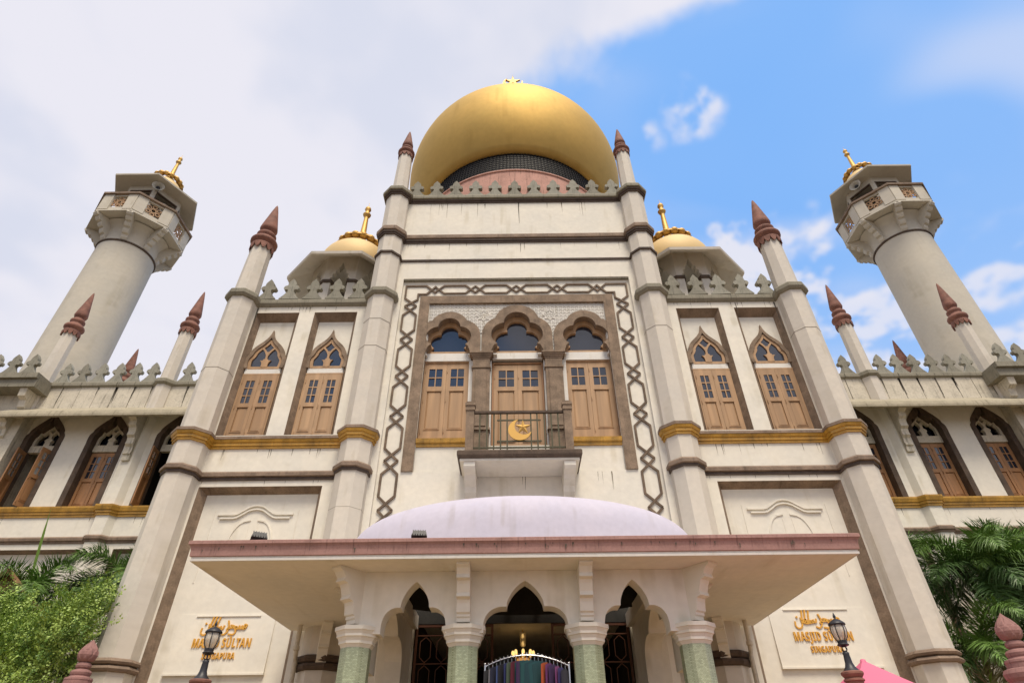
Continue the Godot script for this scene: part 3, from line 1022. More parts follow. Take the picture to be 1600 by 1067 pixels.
	# windows behind the arches
	for a in arches:
		var cx: float = a[2]
		var hw := 0.80 if cx == 0.0 else 0.68
		var inner: PackedVector2Array = a[1]
		var lights := union([circle(cx - hw * 0.47, 14.02 - abs(sign(cx)) * 0.04, hw * 0.48), circle(cx + hw * 0.47, 14.02 - abs(sign(cx)) * 0.04, hw * 0.48), circle(cx, 14.52 - abs(sign(cx)) * 0.14, hw * 0.44), rect(cx - hw * 0.44, 13.7, cx + hw * 0.44, 14.4), PackedVector2Array([Vector2(cx - hw * 0.96, 13.56), Vector2(cx + hw * 0.96, 13.56), Vector2(cx + hw * 0.86, 13.68), Vector2(cx + hw * 0.66, 13.79), Vector2(cx + hw * 0.5, 13.86), Vector2(cx - hw * 0.5, 13.86), Vector2(cx - hw * 0.66, 13.79), Vector2(cx - hw * 0.86, 13.68)])])
		st = S()
		var big := Geometry2D.offset_polygon(inner, 0.04)[0]
		# window head: two halves so that the ring has no hole
		for sgn in [-1, 1]:
			var half := rect(min(cx, cx + sgn * 3.0), 13.48, max(cx, cx + sgn * 3.0), 16.0)
			for p in Geometry2D.intersect_polygons(big, half):
				for q in Geometry2D.clip_polygons(p, lights):
					if not Geometry2D.is_polygon_clockwise(q):
						prism(st, q, -0.40, -0.25)
		var win := part(root, "window_head", st, M.tan)
		st = S()
		prism(st, Geometry2D.offset_polygon(lights, 0.02)[0], -0.42, -0.36)
		part(win, "fanlight_glass", st, M.glass)
		st = S()
		if cx == 0.0:
			box(st, cx - 0.92, cx + 0.92, 13.22, 13.478, -0.45, -0.24)
		else:
			box(st, cx - 0.78, cx + 0.78, 13.16, 13.478, -0.45, -0.24)
		part(win, "transom", st, M.white)
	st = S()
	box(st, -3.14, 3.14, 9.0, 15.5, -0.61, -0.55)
	part(root, "interior_shade_backing", st, M.dark)  # added dark sheet, shade of the unlit room painted behind the windows
	# doors and shutters of the big bay
	var kit2 := shutter_mesh(0.725, 2.80, [0.14, 1.87, 0.585, 2.57], 2, 2, [0.13, 0.26, 0.595, 1.68], M.tan)
	var pane2 := pane_mesh(kit2[1], kit2[2], M.glass)
	for sx in [-1, 1]:
		var c3: float = sx * 2.395
		for k in 2:
			hang_shutter(root, kit2, pane2, Transform3D(Basis(), Vector3(c3 - 0.73 + k * 0.732, 10.31, -0.36)))
		st = S()
		box(st, c3 - 0.78, c3 + 0.77, 13.11, 13.16, -0.40, -0.27)
		box(st, c3 - 0.78, c3 - 0.732, 10.24, 13.11, -0.40, -0.28)
		box(st, c3 + 0.728, c3 + 0.76, 10.24, 13.11, -0.40, -0.28)
		box(st, c3 - 0.78, c3 + 0.77, 10.24, 10.31, -0.40, -0.27)
		part(root, "window_frame", st, M.tan)
		st = S()
		course(st, [Vector2(min(sx * 3.14, sx * 1.5), -0.02), Vector2(max(sx * 3.14, sx * 1.5), -0.02)], [Vector2(-0.05, 9.80), Vector2(0.03, 9.82), Vector2(0.03, 9.90), Vector2(0.08, 9.93), Vector2(0.10, 10.06), Vector2(0.02, 10.1), Vector2(-0.4, 10.24)])
		part(root, "window_sill", st, M.gold_paint)
	var kit3 := shutter_mesh(0.80, 4.02, [0.16, 3.15, 0.68, 3.80], 2, 2, [0.14, 1.1, 0.68, 2.98], M.tan)
	var pane3 := pane_mesh(kit3[1], kit3[2], M.glass)
	for k in 2:
		hang_shutter(root, kit3, pane3, Transform3D(Basis(), Vector3(-0.803 + k * 0.806, 9.03, -0.42)))
	st = S()
	for sx in [-1, 1]:
		box(st, sx * 0.835 - 0.03, sx * 0.835 + 0.03, 9.0, 13.08, -0.45, -0.34)
	box(st, -0.86, 0.86, 13.08, 13.14, -0.45, -0.34)
	part(root, "door_frame", st, M.tan_deep)
	# white jambs
	st = S()
	for sx in [-1, 1]:
		box(st, min(sx * 0.88, sx * 0.96), max(sx * 0.88, sx * 0.96), 9.0, 13.22, -0.45, -0.2)
		box(st, min(sx * 1.5, sx * 1.64), max(sx * 1.5, sx * 1.64), 10.1, 13.16, -0.45, -0.22)
	part(root, "jamb", st, M.white)
	# piers
	for sx in [-1, 1]:
		st = S()
		var px: float = sx * 1.215
		box(st, px - 0.285, px + 0.285, 9.0, 12.70, -0.45, 0.0)
		box(st, px - 0.18, px + 0.18, 10.5, 12.62, 0.0, 0.035)
		box(st, px - 0.32, px + 0.32, 10.36, 10.44, -0.3, 0.045)
		box(st, px - 0.32, px + 0.32, 12.70, 12.76, -0.45, 0.035)
		box(st, px - 0.285, px + 0.285, 12.76, 13.08, -0.45, 0.0)
		for k in 4:
			var e := 0.02 + 0.03 * k
			box(st, px - 0.285 - e, px + 0.285 + e, 13.08 + 0.06 * k, 13.141 + 0.06 * k, -0.45, e)
		part(root, "pier", st, M.brown)
	balcony(root)

func balcony(root: Node3D) -> void:
	var st := S()
	box(st, -1.72, 1.72, 8.97, 9.07, -0.05, 1.17)
	course(st, [Vector2(-1.72, 0.02), Vector2(-1.72, 1.17), Vector2(1.72, 1.17), Vector2(1.72, 0.02)], [Vector2(-0.04, 8.86), Vector2(0.0, 8.87), Vector2(0.03, 8.95), Vector2(0.03, 9.06), Vector2(0, 9.10), Vector2(-0.3, 9.11)])
	box(st, -1.5, 1.5, 9.07, 9.1, -0.03, 0.95)
	var b := part(root, "balcony", st, M.brown_dark)
	st = S()
	# cream underside: shallow tray
	box(st, -1.67, 1.67, 8.80, 8.968, 0.02, 1.12)
	for sx in [-1, 1]:
		var x0: float = sx * 1.40
		var prof := PackedVector2Array([Vector2(0.0, 8.79), Vector2(1.08, 8.79), Vector2(1.08, 8.66), Vector2(1.0, 8.60), Vector2(0.86, 8.57), Vector2(0.72, 8.55), Vector2(0.62, 8.45), Vector2(0.48, 8.40), Vector2(0.36, 8.36), Vector2(0.28, 8.22), Vector2(0.14, 8.13), Vector2(0.0, 8.10)])
		var q := PackedVector2Array()
		for v in prof:
			q.append(Vector2(v.x, v.y))
		prism(st, q, x0 - 0.16, x0 + 0.16, ZY)
	part(b, "bracket", st, M.cream)
	for sx in [-1, 1]:
		st = S()
		var x: float = sx * 1.425
		box(st, x - 0.115, x + 0.115, 9.1, 10.40, 0.95, 1.14)
		box(st, x - 0.14, x + 0.14, 10.40, 10.47, 0.925, 1.165)
		box(st, x - 0.125, x + 0.125, 10.47, 10.56, 0.94, 1.15)
		box(st, x - 0.15, x + 0.15, 10.56, 10.64, 0.915, 1.175)
		box(st, x - 0.12, x + 0.12, 10.64, 10.70, 0.945, 1.145)
		part(b, "balcony_post", st, M.brown)
	st = S()
	box(st, -1.31, 1.31, 10.33, 10.40, 1.0, 1.09)
	for sx in [-1, 1]:
		box(st, sx * 1.425 - 0.04, sx * 1.425 + 0.04, 10.33, 10.40, 0.0, 0.95)
	part(b, "handrail", st, M.brown_dark)
	st = S()
	box(st, -1.31, 1.31, 9.2, 9.24, 1.026, 1.064)
	for x in [-1.14, -0.93, -0.73, -0.535, -0.345, 0.345, 0.53, 0.74, 0.94, 1.14]:
		box(st, x - 0.021, x + 0.021, 9.11, 10.33, 1.03, 1.06)
	for y in [10.10, 9.42]:
		box(st, -0.64, 0.64, y - 0.02, y + 0.02, 1.028, 1.062)
	for z in [0.2, 0.4, 0.6, 0.8]:
		for sx in [-1, 1]:
			box(st, sx * 1.425 - 0.014, sx * 1.425 + 0.014, 9.11, 10.33, z - 0.012, z + 0.012)
	part(b, "railing_bars", st, M.iron)
	# crescent and star
	st = S()
	var c := Vector2(0.02, 9.76)
	var cres: Array = Geometry2D.clip_polygons(circle(c.x, c.y, 0.335, 48), circle(c.x + 0.12, c.y + 0.115, 0.27, 48))
	var best: PackedVector2Array = cres[0]
	prism(st, best, 1.06, 1.10)
	var star := PackedVector2Array()
	var sc := Vector2(c.x + 0.09, c.y + 0.09)
	for k in 10:
		var r := 0.235 if k % 2 == 0 else 0.09
		star.append(sc + Vector2(sin(TAU * k / 10), cos(TAU * k / 10)) * r)
	var apex := Vector3(sc.x, sc.y, 1.125)
	for k in 10:
		var p0 := star[k]
		var p1 := star[(k + 1) % 10]
		T(st, apex, Vector3(p1.x, p1.y, 1.085), Vector3(p0.x, p0.y, 1.085))
		Q(st, Vector3(p0.x, p0.y, 1.055), Vector3(p0.x, p0.y, 1.085), Vector3(p1.x, p1.y, 1.085), Vector3(p1.x, p1.y, 1.055))
	part(b, "crescent_emblem", st, M.gold)

# ------------------------------------------------------------------ dome
func dome() -> void:
	var c := Vector3(0.05, 0, -5)
	var root := thing("golden_dome", c + Vector3(0, 21.4, 0), "great golden onion dome with a black band and pink drum above the tower", "dome")
	var st := S()
	var p := [Vector2(4.70, 24.90), Vector2(4.80, 24.93)]
	var k := 0.97
	var R := 5.77
	for j in 41:
		var a0 := asin((24.96 - 27.86) / (k * R))
		var a: float = lerp(a0, PI / 2, j / 40.0)
		p.append(Vector2(max(0.0, R * cos(a)), 27.86 + R * k * sin(a)))
	lathe(st, c, p, 96, true)
	part(root, "dome_shell", st, M.dome)
	st = S()
	lathe(st, c, [Vector2(4.95, 23.38), Vector2(4.74, 24.9)], 96)
	part(root, "bottle_band", st, M.ring)
	st = S()
	lathe(st, c, [Vector2(5.0, 21.35), Vector2(4.97, 23.3), Vector2(5.02, 23.32), Vector2(5.02, 23.39), Vector2(4.9, 23.4)], 96)
	part(root, "drum", st, M.pink)
	# rows of bottle ends set in the band
	var b := S()
	lathe(b, Vector3.ZERO, [Vector2(0.066, 0.0), Vector2(0.062, 0.05), Vector2(0.03, 0.055), Vector2(0.0, 0.045)], 8)
	var bm := commit(b, M.bottle)
	var rows := 9
	var per := 190
	var mm := MultiMesh.new()
	mm.transform_format = MultiMesh.TRANSFORM_3D
	mm.mesh = bm
	mm.instance_count = rows * per
	var i := 0
	for r in rows:
		var t := (r + 0.5) / rows
		var y: float = lerp(23.38, 24.9, t)
		var rad: float = lerp(4.95, 4.74, t) - 0.015
		for q in per:
			var a := TAU * q / per
			var out := Vector3(sin(a), 0.13, cos(a)).normalized()
			var side := Vector3(cos(a), 0, -sin(a))
			mm.set_instance_transform(i, Transform3D(Basis(side, out, side.cross(out)), Vector3(sin(a) * rad, y - 21.4, cos(a) * rad)))
			i += 1
	var mi := MultiMeshInstance3D.new()
	mi.name = "bottle_ends"
	mi.multimesh = mm
	mi.set_meta("kind", "stuff")
	root.add_child(mi, true)
	# tall finial with crescent and star
	st = S()
	lathe(st, c, [Vector2(1.3, 33.3), Vector2(1.2, 33.6), Vector2(0.8, 33.8), Vector2(0.5, 34.0), Vector2(0.6, 34.4), Vector2(0.4, 34.7), Vector2(0.22, 35.0), Vector2(0.18, 36.5), Vector2(0.3, 36.8), Vector2(0.4, 37.1), Vector2(0.3, 37.4), Vector2(0.12, 37.6), Vector2(0.08, 38.9), Vector2(0.05, 39.3)], 20, true)
	part(root, "dome_finial", st, M.gold)
	st = S()
	var cc := Vector2(0.07, 39.62)
	var moon: Array = Geometry2D.clip_polygons(circle(cc.x, cc.y, 0.68, 48), circle(cc.x + 0.05, cc.y + 0.21, 0.56, 48))
	prism(st, moon[0], -5.08, -4.92)
	var star := PackedVector2Array()
	for q in 10:
		var r := 0.52 if q % 2 == 0 else 0.19
		star.append(Vector2(cc.x, cc.y + 0.28) + Vector2(sin(TAU * q / 10), cos(TAU * q / 10)) * r)
	prism(st, star, -5.06, -4.94)
	lathe(st, Vector3(cc.x, 0, -5), [Vector2(0.05, 40.3), Vector2(0.05, 40.48), Vector2(0.01, 40.5), Vector2(0.008, 40.8)], 8)
	part(root, "crescent_and_star", st, M.gold)

func petal_finial(root: Node3D, c: Vector3, r: float, hgt: float) -> void:
	# lotus collar and slender gilded spike; c is the top of the dome
	var st := S()
	lathe(st, c, [Vector2(r * 0.95, -0.12), Vector2(r * 0.9, 0.02), Vector2(r * 0.55, 0.12), Vector2(r * 0.42, 0.2)], 24, true)
	for k in 16:
		var a := TAU * k / 16
		ball(st, c + Vector3(sin(a) * r * 0.80, -0.05, cos(a) * r * 0.80), r * 0.175, 0.16, 10)
	part(root, "lotus_collar", st, M.gold)
	st = S()
	var s := r * 0.42
	var h := hgt
	lathe(st, c, [Vector2(s * 0.66, 0.16), Vector2(s * 0.8, 0.2), Vector2(s * 0.7, 0.28), Vector2(s * 0.45, 0.32), Vector2(s * 0.5, 0.37), Vector2(s * 0.36, 0.42), Vector2(s * 0.34, 0.5), Vector2(s * 0.42, 0.54), Vector2(s * 0.34, 0.6), Vector2(s * 0.22, h * 0.68), Vector2(s * 0.2, h * 0.72), Vector2(s * 0.36, h * 0.74), Vector2(s * 0.42, h * 0.77), Vector2(s * 0.30, h * 0.80), Vector2(s * 0.22, h * 0.82), Vector2(s * 0.22, h * 0.86), Vector2(s * 0.33, h * 0.89), Vector2(s * 0.28, h * 0.93), Vector2(s * 0.08, h * 0.95), Vector2(0.012, h * 0.96), Vector2(0.008, h * 1.06), Vector2(0.0, h * 1.07)], 18, true)
	part(root, "spike", st, M.gold)

# ------------------------------------------------------------------ domed kiosk beside the tower top
func kiosk(sx: float) -> void:
	var c := Vector3(7.03 * sx, 0, -2.45)
	var side := "left" if sx < 0 else "right"
	var root := thing("domed_kiosk", c + Vector3(0, 15.74, 0), "small octagonal roof kiosk with golden dome, on the %s of the tower top" % side, "kiosk", "domed kiosks beside the tower top")
	var st := S()
	# eight piers and pointed cusped arches between them
	var a := 1.5
	var hw := a * tan(PI / 8)
	var arch := [Vector2(0.34, 15.74), Vector2(0.34, 17.62), Vector2(0.40, 17.72), Vector2(0.38, 17.82), Vector2(0.30, 17.86), Vector2(0.33, 17.97), Vector2(0.29, 18.06), Vector2(0.21, 18.09), Vector2(0.23, 18.2), Vector2(0.18, 18.28), Vector2(0.11, 18.31), Vector2(0.11, 18.42), Vector2(0.05, 18.51), Vector2(0.0, 18.66)]
	var outline := PackedVector2Array([Vector2(hw, 15.7), Vector2(hw, 19.1), Vector2(-hw, 19.1), Vector2(-hw, 15.7)])
	var opening := sym(arch)
	for i in opening.size():
		if opening[i].y < 15.75:
			opening[i].y = 15.6
	var plate: PackedVector2Array = Geometry2D.clip_polygons(outline, opening)[0]
	for k in 8:
		var ang := k * PI / 4
		var xf := Transform3D(Basis(Vector3.UP, ang), Vector3(c.x, 0, c.z))
		prism(st, plate, a - 0.28, a, xf)
	part(root, "drum_wall", st, M.shaft)
	st = S()
	for k in 8:
		var ang := k * PI / 4 + PI / 8
		var xf := Transform3D(Basis(Vector3.UP, ang), Vector3(c.x, 0, c.z))
		var R := a / cos(PI / 8)
		prism(st, PackedVector2Array([Vector2(-0.30, R - 0.30), Vector2(0.30, R - 0.30), Vector2(0.31, R - 0.055), Vector2(0.0, R + 0.065), Vector2(-0.31, R - 0.055)]), 17.55, 17.68, xf * XZ)
	part(root, "pier_cap", st, M.brown_dark)
	st = S()
	octo(st, c, [Vector2(1.2, 19.06), Vector2(1.48, 19.0), Vector2(1.52, 18.98), Vector2(2.30, 18.30), Vector2(2.38, 18.28), Vector2(2.40, 18.40), Vector2(2.36, 18.44), Vector2(1.45, 19.22), Vector2(0.0, 19.24)])
	part(root, "eaves", st, M.shaft)
	st = S()
	octo(st, c, [Vector2(1.15, 15.7), Vector2(1.15, 16.0), Vector2(0, 16.0)])
	part(root, "kiosk_floor", st, M.coping)
	st = S()
	var p := []
	for j in 25:
		var t: float = lerp(-0.5, PI / 2, j / 24.0)
		p.append(Vector2(max(0.0, 1.55 * cos(t)), 19.55 + 1.42 * sin(t)))
	lathe(st, c, p, 40, true)
	part(root, "small_dome", st, M.dome_paint)
	petal_finial(root, c + Vector3(0, 21.08, 0), 1.08, 2.92)

# ------------------------------------------------------------------ minaret
func minaret(sx: float) -> void:
	var c := Vector3(22.68 * sx, 0, -8)
	var side := "left" if sx < 0 else "right"
	var root := thing("minaret", c, "tall round cream minaret with octagonal balcony standing behind the %s wing" % side, "minaret", "minarets at the corners of the mosque")
	var st := S()
	lathe(st, c, [Vector2(1.66, 0), Vector2(1.5, 26.3)], 56)
	part(root, "shaft", st, M.minaret)
	st = S()
	lathe(st, c, [Vector2(1.5, 26.22), Vector2(1.56, 26.24), Vector2(1.57, 26.32), Vector2(1.5, 26.34)], 56)
	part(root, "shaft_ring", st, M.brown_dark)
	st = S()
	var RA := 2.40           # apothem of the balcony slab
	lathe(st, c, [Vector2(1.5, 26.34), Vector2(1.5, 27.0), Vector2(1.52, 27.25), Vector2(1.66, 27.5), Vector2(1.85, 27.66)], 56, true)
	octo(st, c, [Vector2(1.6, 27.74), Vector2(RA, 27.70), Vector2(RA, 27.80), Vector2(1.0, 27.82)])
	part(root, "balcony_soffit", st, M.minaret)
	# scalloped brackets at the corners
	var br := S()
	var prof := PackedVector2Array([Vector2(1.45, 27.70), Vector2(2.56, 27.70), Vector2(2.57, 27.60), Vector2(2.49, 27.50), Vector2(2.38, 27.50), Vector2(2.34, 27.38), Vector2(2.24, 27.28), Vector2(2.12, 27.28), Vector2(2.09, 27.14), Vector2(2.0, 27.02), Vector2(1.88, 27.0), Vector2(1.86, 26.84), Vector2(1.78, 26.70), Vector2(1.66, 26.66), Vector2(1.63, 26.48), Vector2(1.54, 26.36), Vector2(1.45, 26.34)])
	prism(br, prof, -0.16, 0.16)
	var bm := commit(br, M.minaret)
	for k in 8:
		var a := k * PI / 4 + PI / 8 - PI / 2
		place(root, "bracket", bm, Transform3D(Basis(Vector3.UP, a), c))
	# parapet with pierced panels
	var hw := RA * tan(PI / 8)
	var pp := S()
	wall(pp, -hw, hw, 27.80, 29.10, 0.0, [[-0.40, 28.06, 0.40, 28.98]])
	wall(pp, -hw, hw, 27.80, 29.10, -0.14, [[-0.40, 28.06, 0.40, 28.98]])
	splay(pp, [-0.40, 28.06, 0.40, 28.98], [-0.40, 28.06, 0.40, 28.98], 0.0, -0.14)
	for s2 in [-1, 1]:
		box(pp, s2 * 0.69 - 0.27, s2 * 0.69 + 0.27, 27.86, 29.09, -0.1, 0.055)
	var pm := commit(pp, M.minaret)
	var gg := S()
	for q in 7:
		var ctr := Vector2(0, 28.52)
		var r := 0.15
		if q < 6:
			ctr += Vector2(sin(TAU * q / 6), cos(TAU * q / 6)) * 0.30
			r = 0.115
		var loop := []
		for v in 7:
			loop.append(ctr + Vector2(sin(TAU * v / 6 + 0.5), cos(TAU * v / 6 + 0.5)) * r)
		segs(gg, loop, 0.05, -0.10, -0.04)
		if q < 6:
			var dd := Vector2(sin(TAU * q / 6), cos(TAU * q / 6))
			stroke(gg, [Vector2(0, 28.52) + dd * 0.40, Vector2(0, 28.52) + dd * 0.52], 0.05, -0.10, -0.042)
	var gm := commit(gg, M.tan)
	for k in 8:
		var a := k * PI / 4
		var xf := Transform3D(Basis(Vector3.UP, a), c + Vector3(sin(a), 0, cos(a)) * (RA - 0.06))
		place(root, "parapet_panel", pm, xf)
		place(root, "grille", gm, xf)
	st = S()
	octo(st, c, [Vector2(RA - 0.25, 29.10), Vector2(RA + 0.09, 29.10), Vector2(RA + 0.10, 29.22), Vector2(RA - 0.2, 29.24)])
	part(root, "rail_cap", st, M.trim)
	# six sided lantern chamber
	st = S()
	var fr := S()
	var ca := 1.42
	var chw := ca * tan(PI / 6)
	for k in 6:
		var xf := Transform3D(Basis(Vector3.UP, k * PI / 3), c)
		box(st, -chw, -chw + 0.15, 27.8, 31.12, ca - 0.2, ca, xf)
		box(st, chw - 0.15, chw, 27.8, 31.12, ca - 0.2, ca, xf)
		box(st, -chw + 0.15, chw - 0.15, 30.72, 31.12, ca - 0.2, ca - 0.002, xf)
		box(st, -chw + 0.15, chw - 0.15, 27.8, 28.9, ca - 0.2, ca - 0.002, xf)
		for b in [[-chw + 0.15, -chw + 0.21, 28.9, 30.72], [chw - 0.21, chw - 0.15, 28.9, 30.72], [-chw + 0.21, chw - 0.21, 30.65, 30.719], [-chw + 0.21, chw - 0.21, 28.902, 28.97]]:
			box(fr, b[0], b[1], b[2], b[3], ca - 0.12, ca + 0.014, xf)
	part(root, "lantern_chamber", st, M.minaret)
	part(root, "opening_frame", fr, M.brown_dark)
	st = S()
	var hx6 := 1.0 / cos(PI / 6)
	var rp := []
	for v in [Vector2(0.9, 31.10), Vector2(1.5, 31.12), Vector2(2.22, 31.12), Vector2(2.26, 31.13), Vector2(2.27, 31.24), Vector2(2.22, 31.28), Vector2(1.05, 31.9), Vector2(0.0, 31.95)]:
		rp.append(Vector2(v.x * hx6, v.y))
	lathe(st, c, rp, 6, false, true, PI / 6)
	part(root, "eaves", st, M.minaret)
	st = S()
	var p := []
	for j in 19:
		var t: float = lerp(-0.35, PI / 2, j / 18.0)
		p.append(Vector2(max(0.0, 1.05 * cos(t)), 32.3 + 1.05 * sin(t)))
	lathe(st, c, p, 36, true)
	part(root, "small_dome", st, M.dome_paint)
	petal_finial(root, c + Vector3(0, 33.35, 0), 1.0, 2.75)
	# loudspeaker horns under the eaves
	for k in 2:
		var a := (k * 2 - 1) * PI / 4 * 0.5 + (PI / 4 if sx < 0 else -PI / 4) + (0.2 if k == 0 else -0.1)
		var d := Vector3(sin(a), 0, cos(a))
		var at := c + d * (1.25 if k == 1 else 1.75) + Vector3(0, 30.75 - 0.95 * k, 0)
		var h := thing("horn_loudspeaker", at, "grey horn loudspeaker %s the %s minaret balcony" % [("under the eaves of" if k == 0 else "inside the opening of"), side], "loudspeaker", "horn loudspeakers on the minarets")
		var hs := S()
		var hx := Transform3D(Basis(Vector3.UP, a) * Basis(Vector3.RIGHT, PI / 2), at)
		lathe(hs, Vector3.ZERO, [Vector2(0.0, -0.14), Vector2(0.09, -0.12), Vector2(0.1, 0.02), Vector2(0.14, 0.12), Vector2(0.22, 0.24), Vector2(0.33, 0.32), Vector2(0.345, 0.32), Vector2(0.23, 0.22), Vector2(0.1, 0.1)], 24, true, false, 0.0, hx)
		part(h, "horn", hs, M.horn)
		hs = S()
		lathe(hs, Vector3.ZERO, [Vector2(0.1, 0.1), Vector2(0.1, 0.18), Vector2(0.06, 0.22), Vector2(0.0, 0.23)], 16, true, false, 0.0, hx)
		part(h, "driver", hs, M.black)

# ------------------------------------------------------------------ entrance porch
func porch_arch(half: float, spring: float, cusp: float, tip: float, cx: float) -> PackedVector2Array:
	var h := [Vector2(half, spring - 0.5)] + curve([Vector2(half, spring), Vector2(half * 0.95, spring + (cusp - spring) * 0.45), Vector2(half * 0.82, spring + (cusp - spring) * 0.8), Vector2(half * 0.64, cusp - 0.005), Vector2(half * 0.46, cusp)], 4) + curve([Vector2(half * 0.45, cusp + 0.005), Vector2(half * 0.42, cusp + (tip - cusp) * 0.25), Vector2(half * 0.31, cusp + (tip - cusp) * 0.56), Vector2(half * 0.15, cusp + (tip - cusp) * 0.84), Vector2(0.0, tip)], 4)
	return sym(h, cx)

func porch() -> void:
	var root := thing("entrance_porch", Vector3(0, 0, 2.9), "wide flat entrance porch canopy with pink edge, cusped arches and low white vault on top", "porch")
	var st := S()
	# roof slab round the vault opening
	box(st, -5.74, -2.6, 4.73, 5.03, 0.125, 5.74)
	box(st, 2.6, 5.74, 4.73, 5.03, 0.125, 5.74)
	box(st, -2.6, 2.6, 4.73, 5.03, 4.45, 5.74)
	part(root, "roof_slab", st, M.cream)
	var rim := [Vector2(-5.74, 0.13), Vector2(-5.74, 5.74), Vector2(5.74, 5.74), Vector2(5.74, 0.13)]
	st = S()
	course(st, rim, [Vector2(0, 4.728), Vector2(0.025, 4.73), Vector2(0.03, 4.765), Vector2(0.012, 4.775), Vector2(0.02, 4.80)])
	part(root, "edge_moulding", st, M.white)
	st = S()
	course(st, rim, [Vector2(0.02, 4.801), Vector2(0.045, 4.81), Vector2(0.05, 4.90), Vector2(0.065, 4.96), Vector2(0.09, 5.0), Vector2(0.10, 5.0), Vector2(0.10, 5.055), Vector2(0.07, 5.07), Vector2(-0.2, 5.035)])
	part(root, "fascia", st, M.fascia)
	st = S()
	for k in 34:
		drip(st, rng.randf_range(-5.6, 5.6), rng.randf_range(4.9, 4.99), 5.74 + 0.071, rng.randf_range(0.04, 0.1), rng.randf_range(0.012, 0.035))
	part(root, "dark_drips", st, M.stain_dark).set_meta("kind", "stuff")
	# low vault
	st = S()
	var nT := 22
	var nP := 72
	var grid := []
	for i in nT + 1:
		var t := PI / 2 * i / nT
		var row := []
		for j in nP + 1:
			var p := TAU * j / nP
			row.append(Vector3(3.88 * sqrt(max(0.0, cos(t))) * sin(p), 5.03 + 1.5 * sqrt(max(0.0, sin(t))), 2.7 + 2.3 * sqrt(max(0.0, cos(t))) * cos(p)))
		grid.append(row)
	var nrm := func(v: Vector3) -> Vector3:
		var x := v.x / 3.88
		var z := (v.z - 2.7) / 2.3
		var y := (v.y - 5.03) / 1.5
		var r2 := x * x + z * z
		return Vector3(r2 * x / 3.88, y * y * y / 1.5, r2 * z / 2.3).normalized()
	for i in nT:
		for j in nP:
			var a: Vector3 = grid[i][j]; var b: Vector3 = grid[i][j + 1]; var c: Vector3 = grid[i + 1][j + 1]; var d: Vector3 = grid[i + 1][j]
			TN(st, a, nrm.call(a), b, nrm.call(b), c, nrm.call(c))
			TN(st, a, nrm.call(a), c, nrm.call(c), d, nrm.call(d))
	part(root, "vault", st, M.vault)
	# front arches
	var bays := [[-2.92, -1.07, -1.94, 0.56], [-1.07, 1.07, 0.01, 0.735], [1.07, 2.92, 1.94, 0.56]]
	for b in bays:
		var op := porch_arch(b[3], 3.84, 4.12, 4.555, b[2])
		var plate: PackedVector2Array = Geometry2D.clip_polygons(rect(b[0], 3.70, b[1], 4.728), union([op, rect(b[2] - b[3], 3.0, b[2] + b[3], 3.84)]))[0]
		st = S()
		prism(st, plate, 4.62, 5.0)
		part(root, "arch_wall", st, M.cream)
	# side arches
	for sx in [-1, 1]:
		var op2 := porch_arch(1.35, 3.84, 4.22, 4.6, 2.65)
		var pl: PackedVector2Array = Geometry2D.clip_polygons(rect(0.125, 3.2, 4.62, 4.728), union([op2, rect(1.3, 3.0, 4.0, 3.84)]))[0]
		st = S()
		prism(st, pl, sx * 2.92 - 0.19, sx * 2.92 + 0.19, ZY)
		box(st, sx * 2.92 - 0.19, sx * 2.92 + 0.19, 0.9, 3.201, 0.125, 1.28)
		part(root, "arch_wall", st, M.cream)
		st = S()
		octo(st, Vector3(sx * 3.2, 0, 0.42), [Vector2(0.42, 0.9), Vector2(0.42, 4.725)])
		part(root, "porch_pilaster", st, M.cream)
	# columns
	var cap := S()
	octo(cap, Vector3.ZERO, [Vector2(0.245, 3.50), Vector2(0.275, 3.55), Vector2(0.29, 3.555), Vector2(0.29, 3.60), Vector2(0.315, 3.65), Vector2(0.335, 3.66), Vector2(0.335, 3.70), Vector2(0.36, 3.75), Vector2(0.375, 3.755), Vector2(0.375, 3.82), Vector2(0.2, 3.84)])
	var capm := commit(cap, M.cream)
	var sh := S()
	octo(sh, Vector3.ZERO, [Vector2(0.30, 0.9), Vector2(0.30, 1.15), Vector2(0.25, 1.25), Vector2(0.245, 3.53)])
	var shm := commit(sh, M.tile_green)
	for x in [-2.92, -1.07, 1.07, 2.92]:
		var col := place(root, "column", shm, Transform3D(Basis(), Vector3(x, 0, 4.8)))
		place(col, "capital", capm, Transform3D(Basis(), Vector3(x, 0, 4.8)))
	# stepped brackets under the front edge
	var br := S()
	var prof := PackedVector2Array([Vector2(-0.05, 3.86), Vector2(0.10, 3.86), Vector2(0.10, 3.92), Vector2(0.13, 3.94), Vector2(0.13, 3.98), Vector2(0.17, 4.0), Vector2(0.19, 4.14), Vector2(0.21, 4.2), Vector2(0.31, 4.225), Vector2(0.29, 4.29), Vector2(0.34, 4.42), Vector2(0.37, 4.47), Vector2(0.47, 4.495), Vector2(0.45, 4.56), Vector2(0.52, 4.65), Vector2(0.60, 4.69), Vector2(0.60, 4.727), Vector2(-0.05, 4.727)])
	prism(br, prof, -0.115, 0.115, ZY)
	var brm := commit(br, M.cream)
	for x in [-1.07, 1.07]:
		place(root, "bracket", brm, Transform3D(Basis(), Vector3(x, 0.001, 4.995)))
	for sx in [-1, 1]:
		place(root, "bracket", brm, Transform3D(Basis(Vector3.UP, sx * PI / 5), Vector3(sx * 2.97, 0, 4.93)))
		place(root, "bracket", brm, Transform3D(Basis(Vector3.UP, -sx * 0.35), Vector3(sx * 4.75, 0.001, 0.62)))
		place(root, "bracket", brm, Transform3D(Basis(Vector3.UP, sx * PI / 2), Vector3(sx * 3.1, 0.001, 3.9)))
	# added panel over the doors, porch shade put into its dark colour
	st = S()
